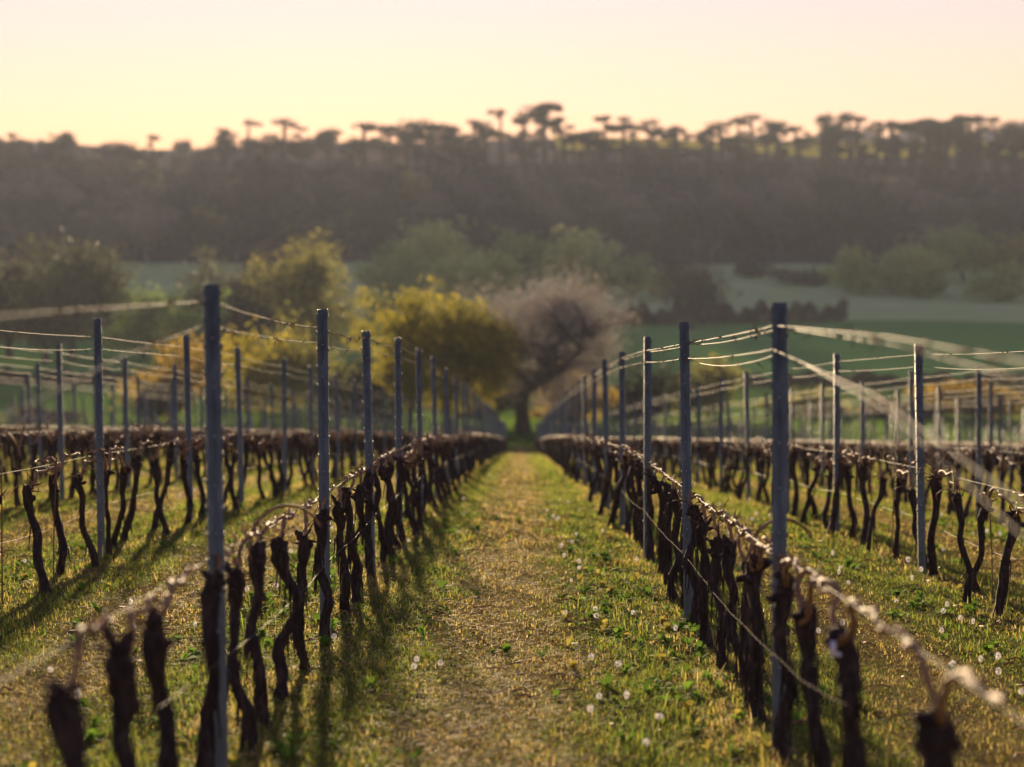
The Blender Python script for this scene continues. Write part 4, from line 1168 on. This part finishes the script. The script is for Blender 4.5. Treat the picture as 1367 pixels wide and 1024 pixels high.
# ------------------------------------------------------------------ dandelion clocks
def dandelion(seed, h):
    rng = np.random.default_rng(seed)
    lean = rng.normal(size=2) * 0.025
    mb = MB()
    mb.tube(np.array([[0, 0, -0.02], [lean[0] * 0.3, lean[1] * 0.3, h * 0.5], [lean[0], lean[1], h]]), [0.0022, 0.002, 0.0018], 5, cap=False)
    nst = sum(len(q) for q in mb.q)
    c = np.array([lean[0], lean[1], h + 0.004])
    d = rand_unit(rng, 130)
    R = 0.021
    s = np.cross(d, rand_unit(rng, 130)); s /= np.linalg.norm(s, axis=1)[:, None]
    s2 = np.cross(d, s)
    tipc = c + d * R
    for a_, b_ in ((s, s2), (s2, s)):
        v = np.stack([tipc - a_ * 0.0065, tipc + b_ * 0.0022 + d * 0.001, tipc + a_ * 0.0065, tipc - b_ * 0.0022 + d * 0.001], 1).reshape(-1, 3)
        mb.add(v, np.arange(len(v)).reshape(-1, 4), None, 1)
    v = np.stack([c + s * 0.0008, c - s * 0.0008, tipc], 1).reshape(-1, 3)
    mb.add(v, None, np.arange(len(v)).reshape(-1, 3), 1)
    # seed core
    u = rand_unit(rng, 40)
    v, q = leaf_quads(c + u * 0.004, 0.005, 0.003, rng)
    mb.add(v, q, None, 0)
    return mb.mesh('dandelion_clock', ['stem', 'fluff'], smooth=False)
DAND = [dandelion(700 + i, 0.06 + 0.022 * i) for i in range(6)]
rng = np.random.default_rng(17)
spots = [(545, 706, 0), (583, 882, 0), (548, 893, 0), (556, 886, 0), (786, 886, 0), (790, 972, 0), (864, 990, 0), (805, 930, 0), (752, 718, 0), (763, 716, 0), (747, 724, 0), (757, 742, 0), (738, 672, 0), (745, 676, 0), (733, 668, 0), (742, 683, 0), (774, 757, 0), (800, 820, 0), (846, 806, 0)]
nd = 0
for X_, Y_, _ in spots:
    # meet the view ray with the ground
    y = 8.0
    while y < 120 and (g(px(X_, y), y) - pz(Y_ + 24, y)) < 0: y += 0.05
    x = px(X_, y)
    tag(put('dandelion_clock', DAND[nd % 6], None, (x, y, g(x, y)), (0, 0, rng.uniform(0, 6)), (0.72, 0.72, 0.8)), 'white fluffy dandelion clock standing in the alley between the two alley rows', 'dandelion', 'dandelion clocks in the alley'); nd += 1
tries = 0
while nd < 125 and tries < 6000:
    tries += 1
    y = rng.uniform(9.5, 44) if rng.uniform() < 0.65 else rng.uniform(9.5, 20)
    x = rng.uniform(-0.215, 0.21) * y
    u = zone_u(x); kk = math.floor((x - ROW0) / PITCH)
    if kk == 0:
        p = 0.55 * math.exp(-((u - 0.74) / 0.10) ** 2) + 0.08
    else:
        p = 0.9 * math.exp(-((u - 0.66) / 0.13) ** 2) + 0.05
    p *= float(patch(np.array(x), np.array(y), 0.9, 0.7)) ** 1.2
    if rng.uniform() > p: continue
    where = ('white fluffy dandelion clock standing in the alley between the two alley rows', 'dandelion clocks in the alley') if kk == 0 else \
            ('white fluffy dandelion clock in a side alley, yellow tree side', 'dandelion clocks in side alleys, yellow tree side') if kk < 0 else \
            ('white fluffy dandelion clock in a side alley away from yellow tree', 'dandelion clocks in side alleys away from yellow tree')
    tag(put('dandelion_clock', DAND[rng.integers(0, 6)], None, (x, y, g(x, y)), (0, 0, rng.uniform(0, 6)), tuple([rng.uniform(0.5, 0.9)] * 2 + [rng.uniform(0.7, 1.1)])), where[0], 'dandelion', where[1]); nd += 1

# ------------------------------------------------------------------ haze
hm = bpy.data.materials.new('valley haze')
hm.use_nodes = True
hn = hm.node_tree.nodes
hn.remove(hn['Principled BSDF'])
pv = hn.new('ShaderNodeVolumePrincipled')
pv.inputs['Color'].default_value = (0.52, 0.59, 0.72, 1)
pv.inputs['Density'].default_value = 0.00012
pv.inputs['Anisotropy'].default_value = 0.2
hm.node_tree.links.new(pv.outputs[0], hn['Material Output'].inputs['Volume'])
hb = MB()
hb.box((0, 1290, 60), (960, 1345, 82))
M['haze'] = hm
tag(put('haze', hb.mesh('haze', ['haze'], smooth=False)), 'thin pale evening haze filling the valley air', 'haze', None, 'stuff')
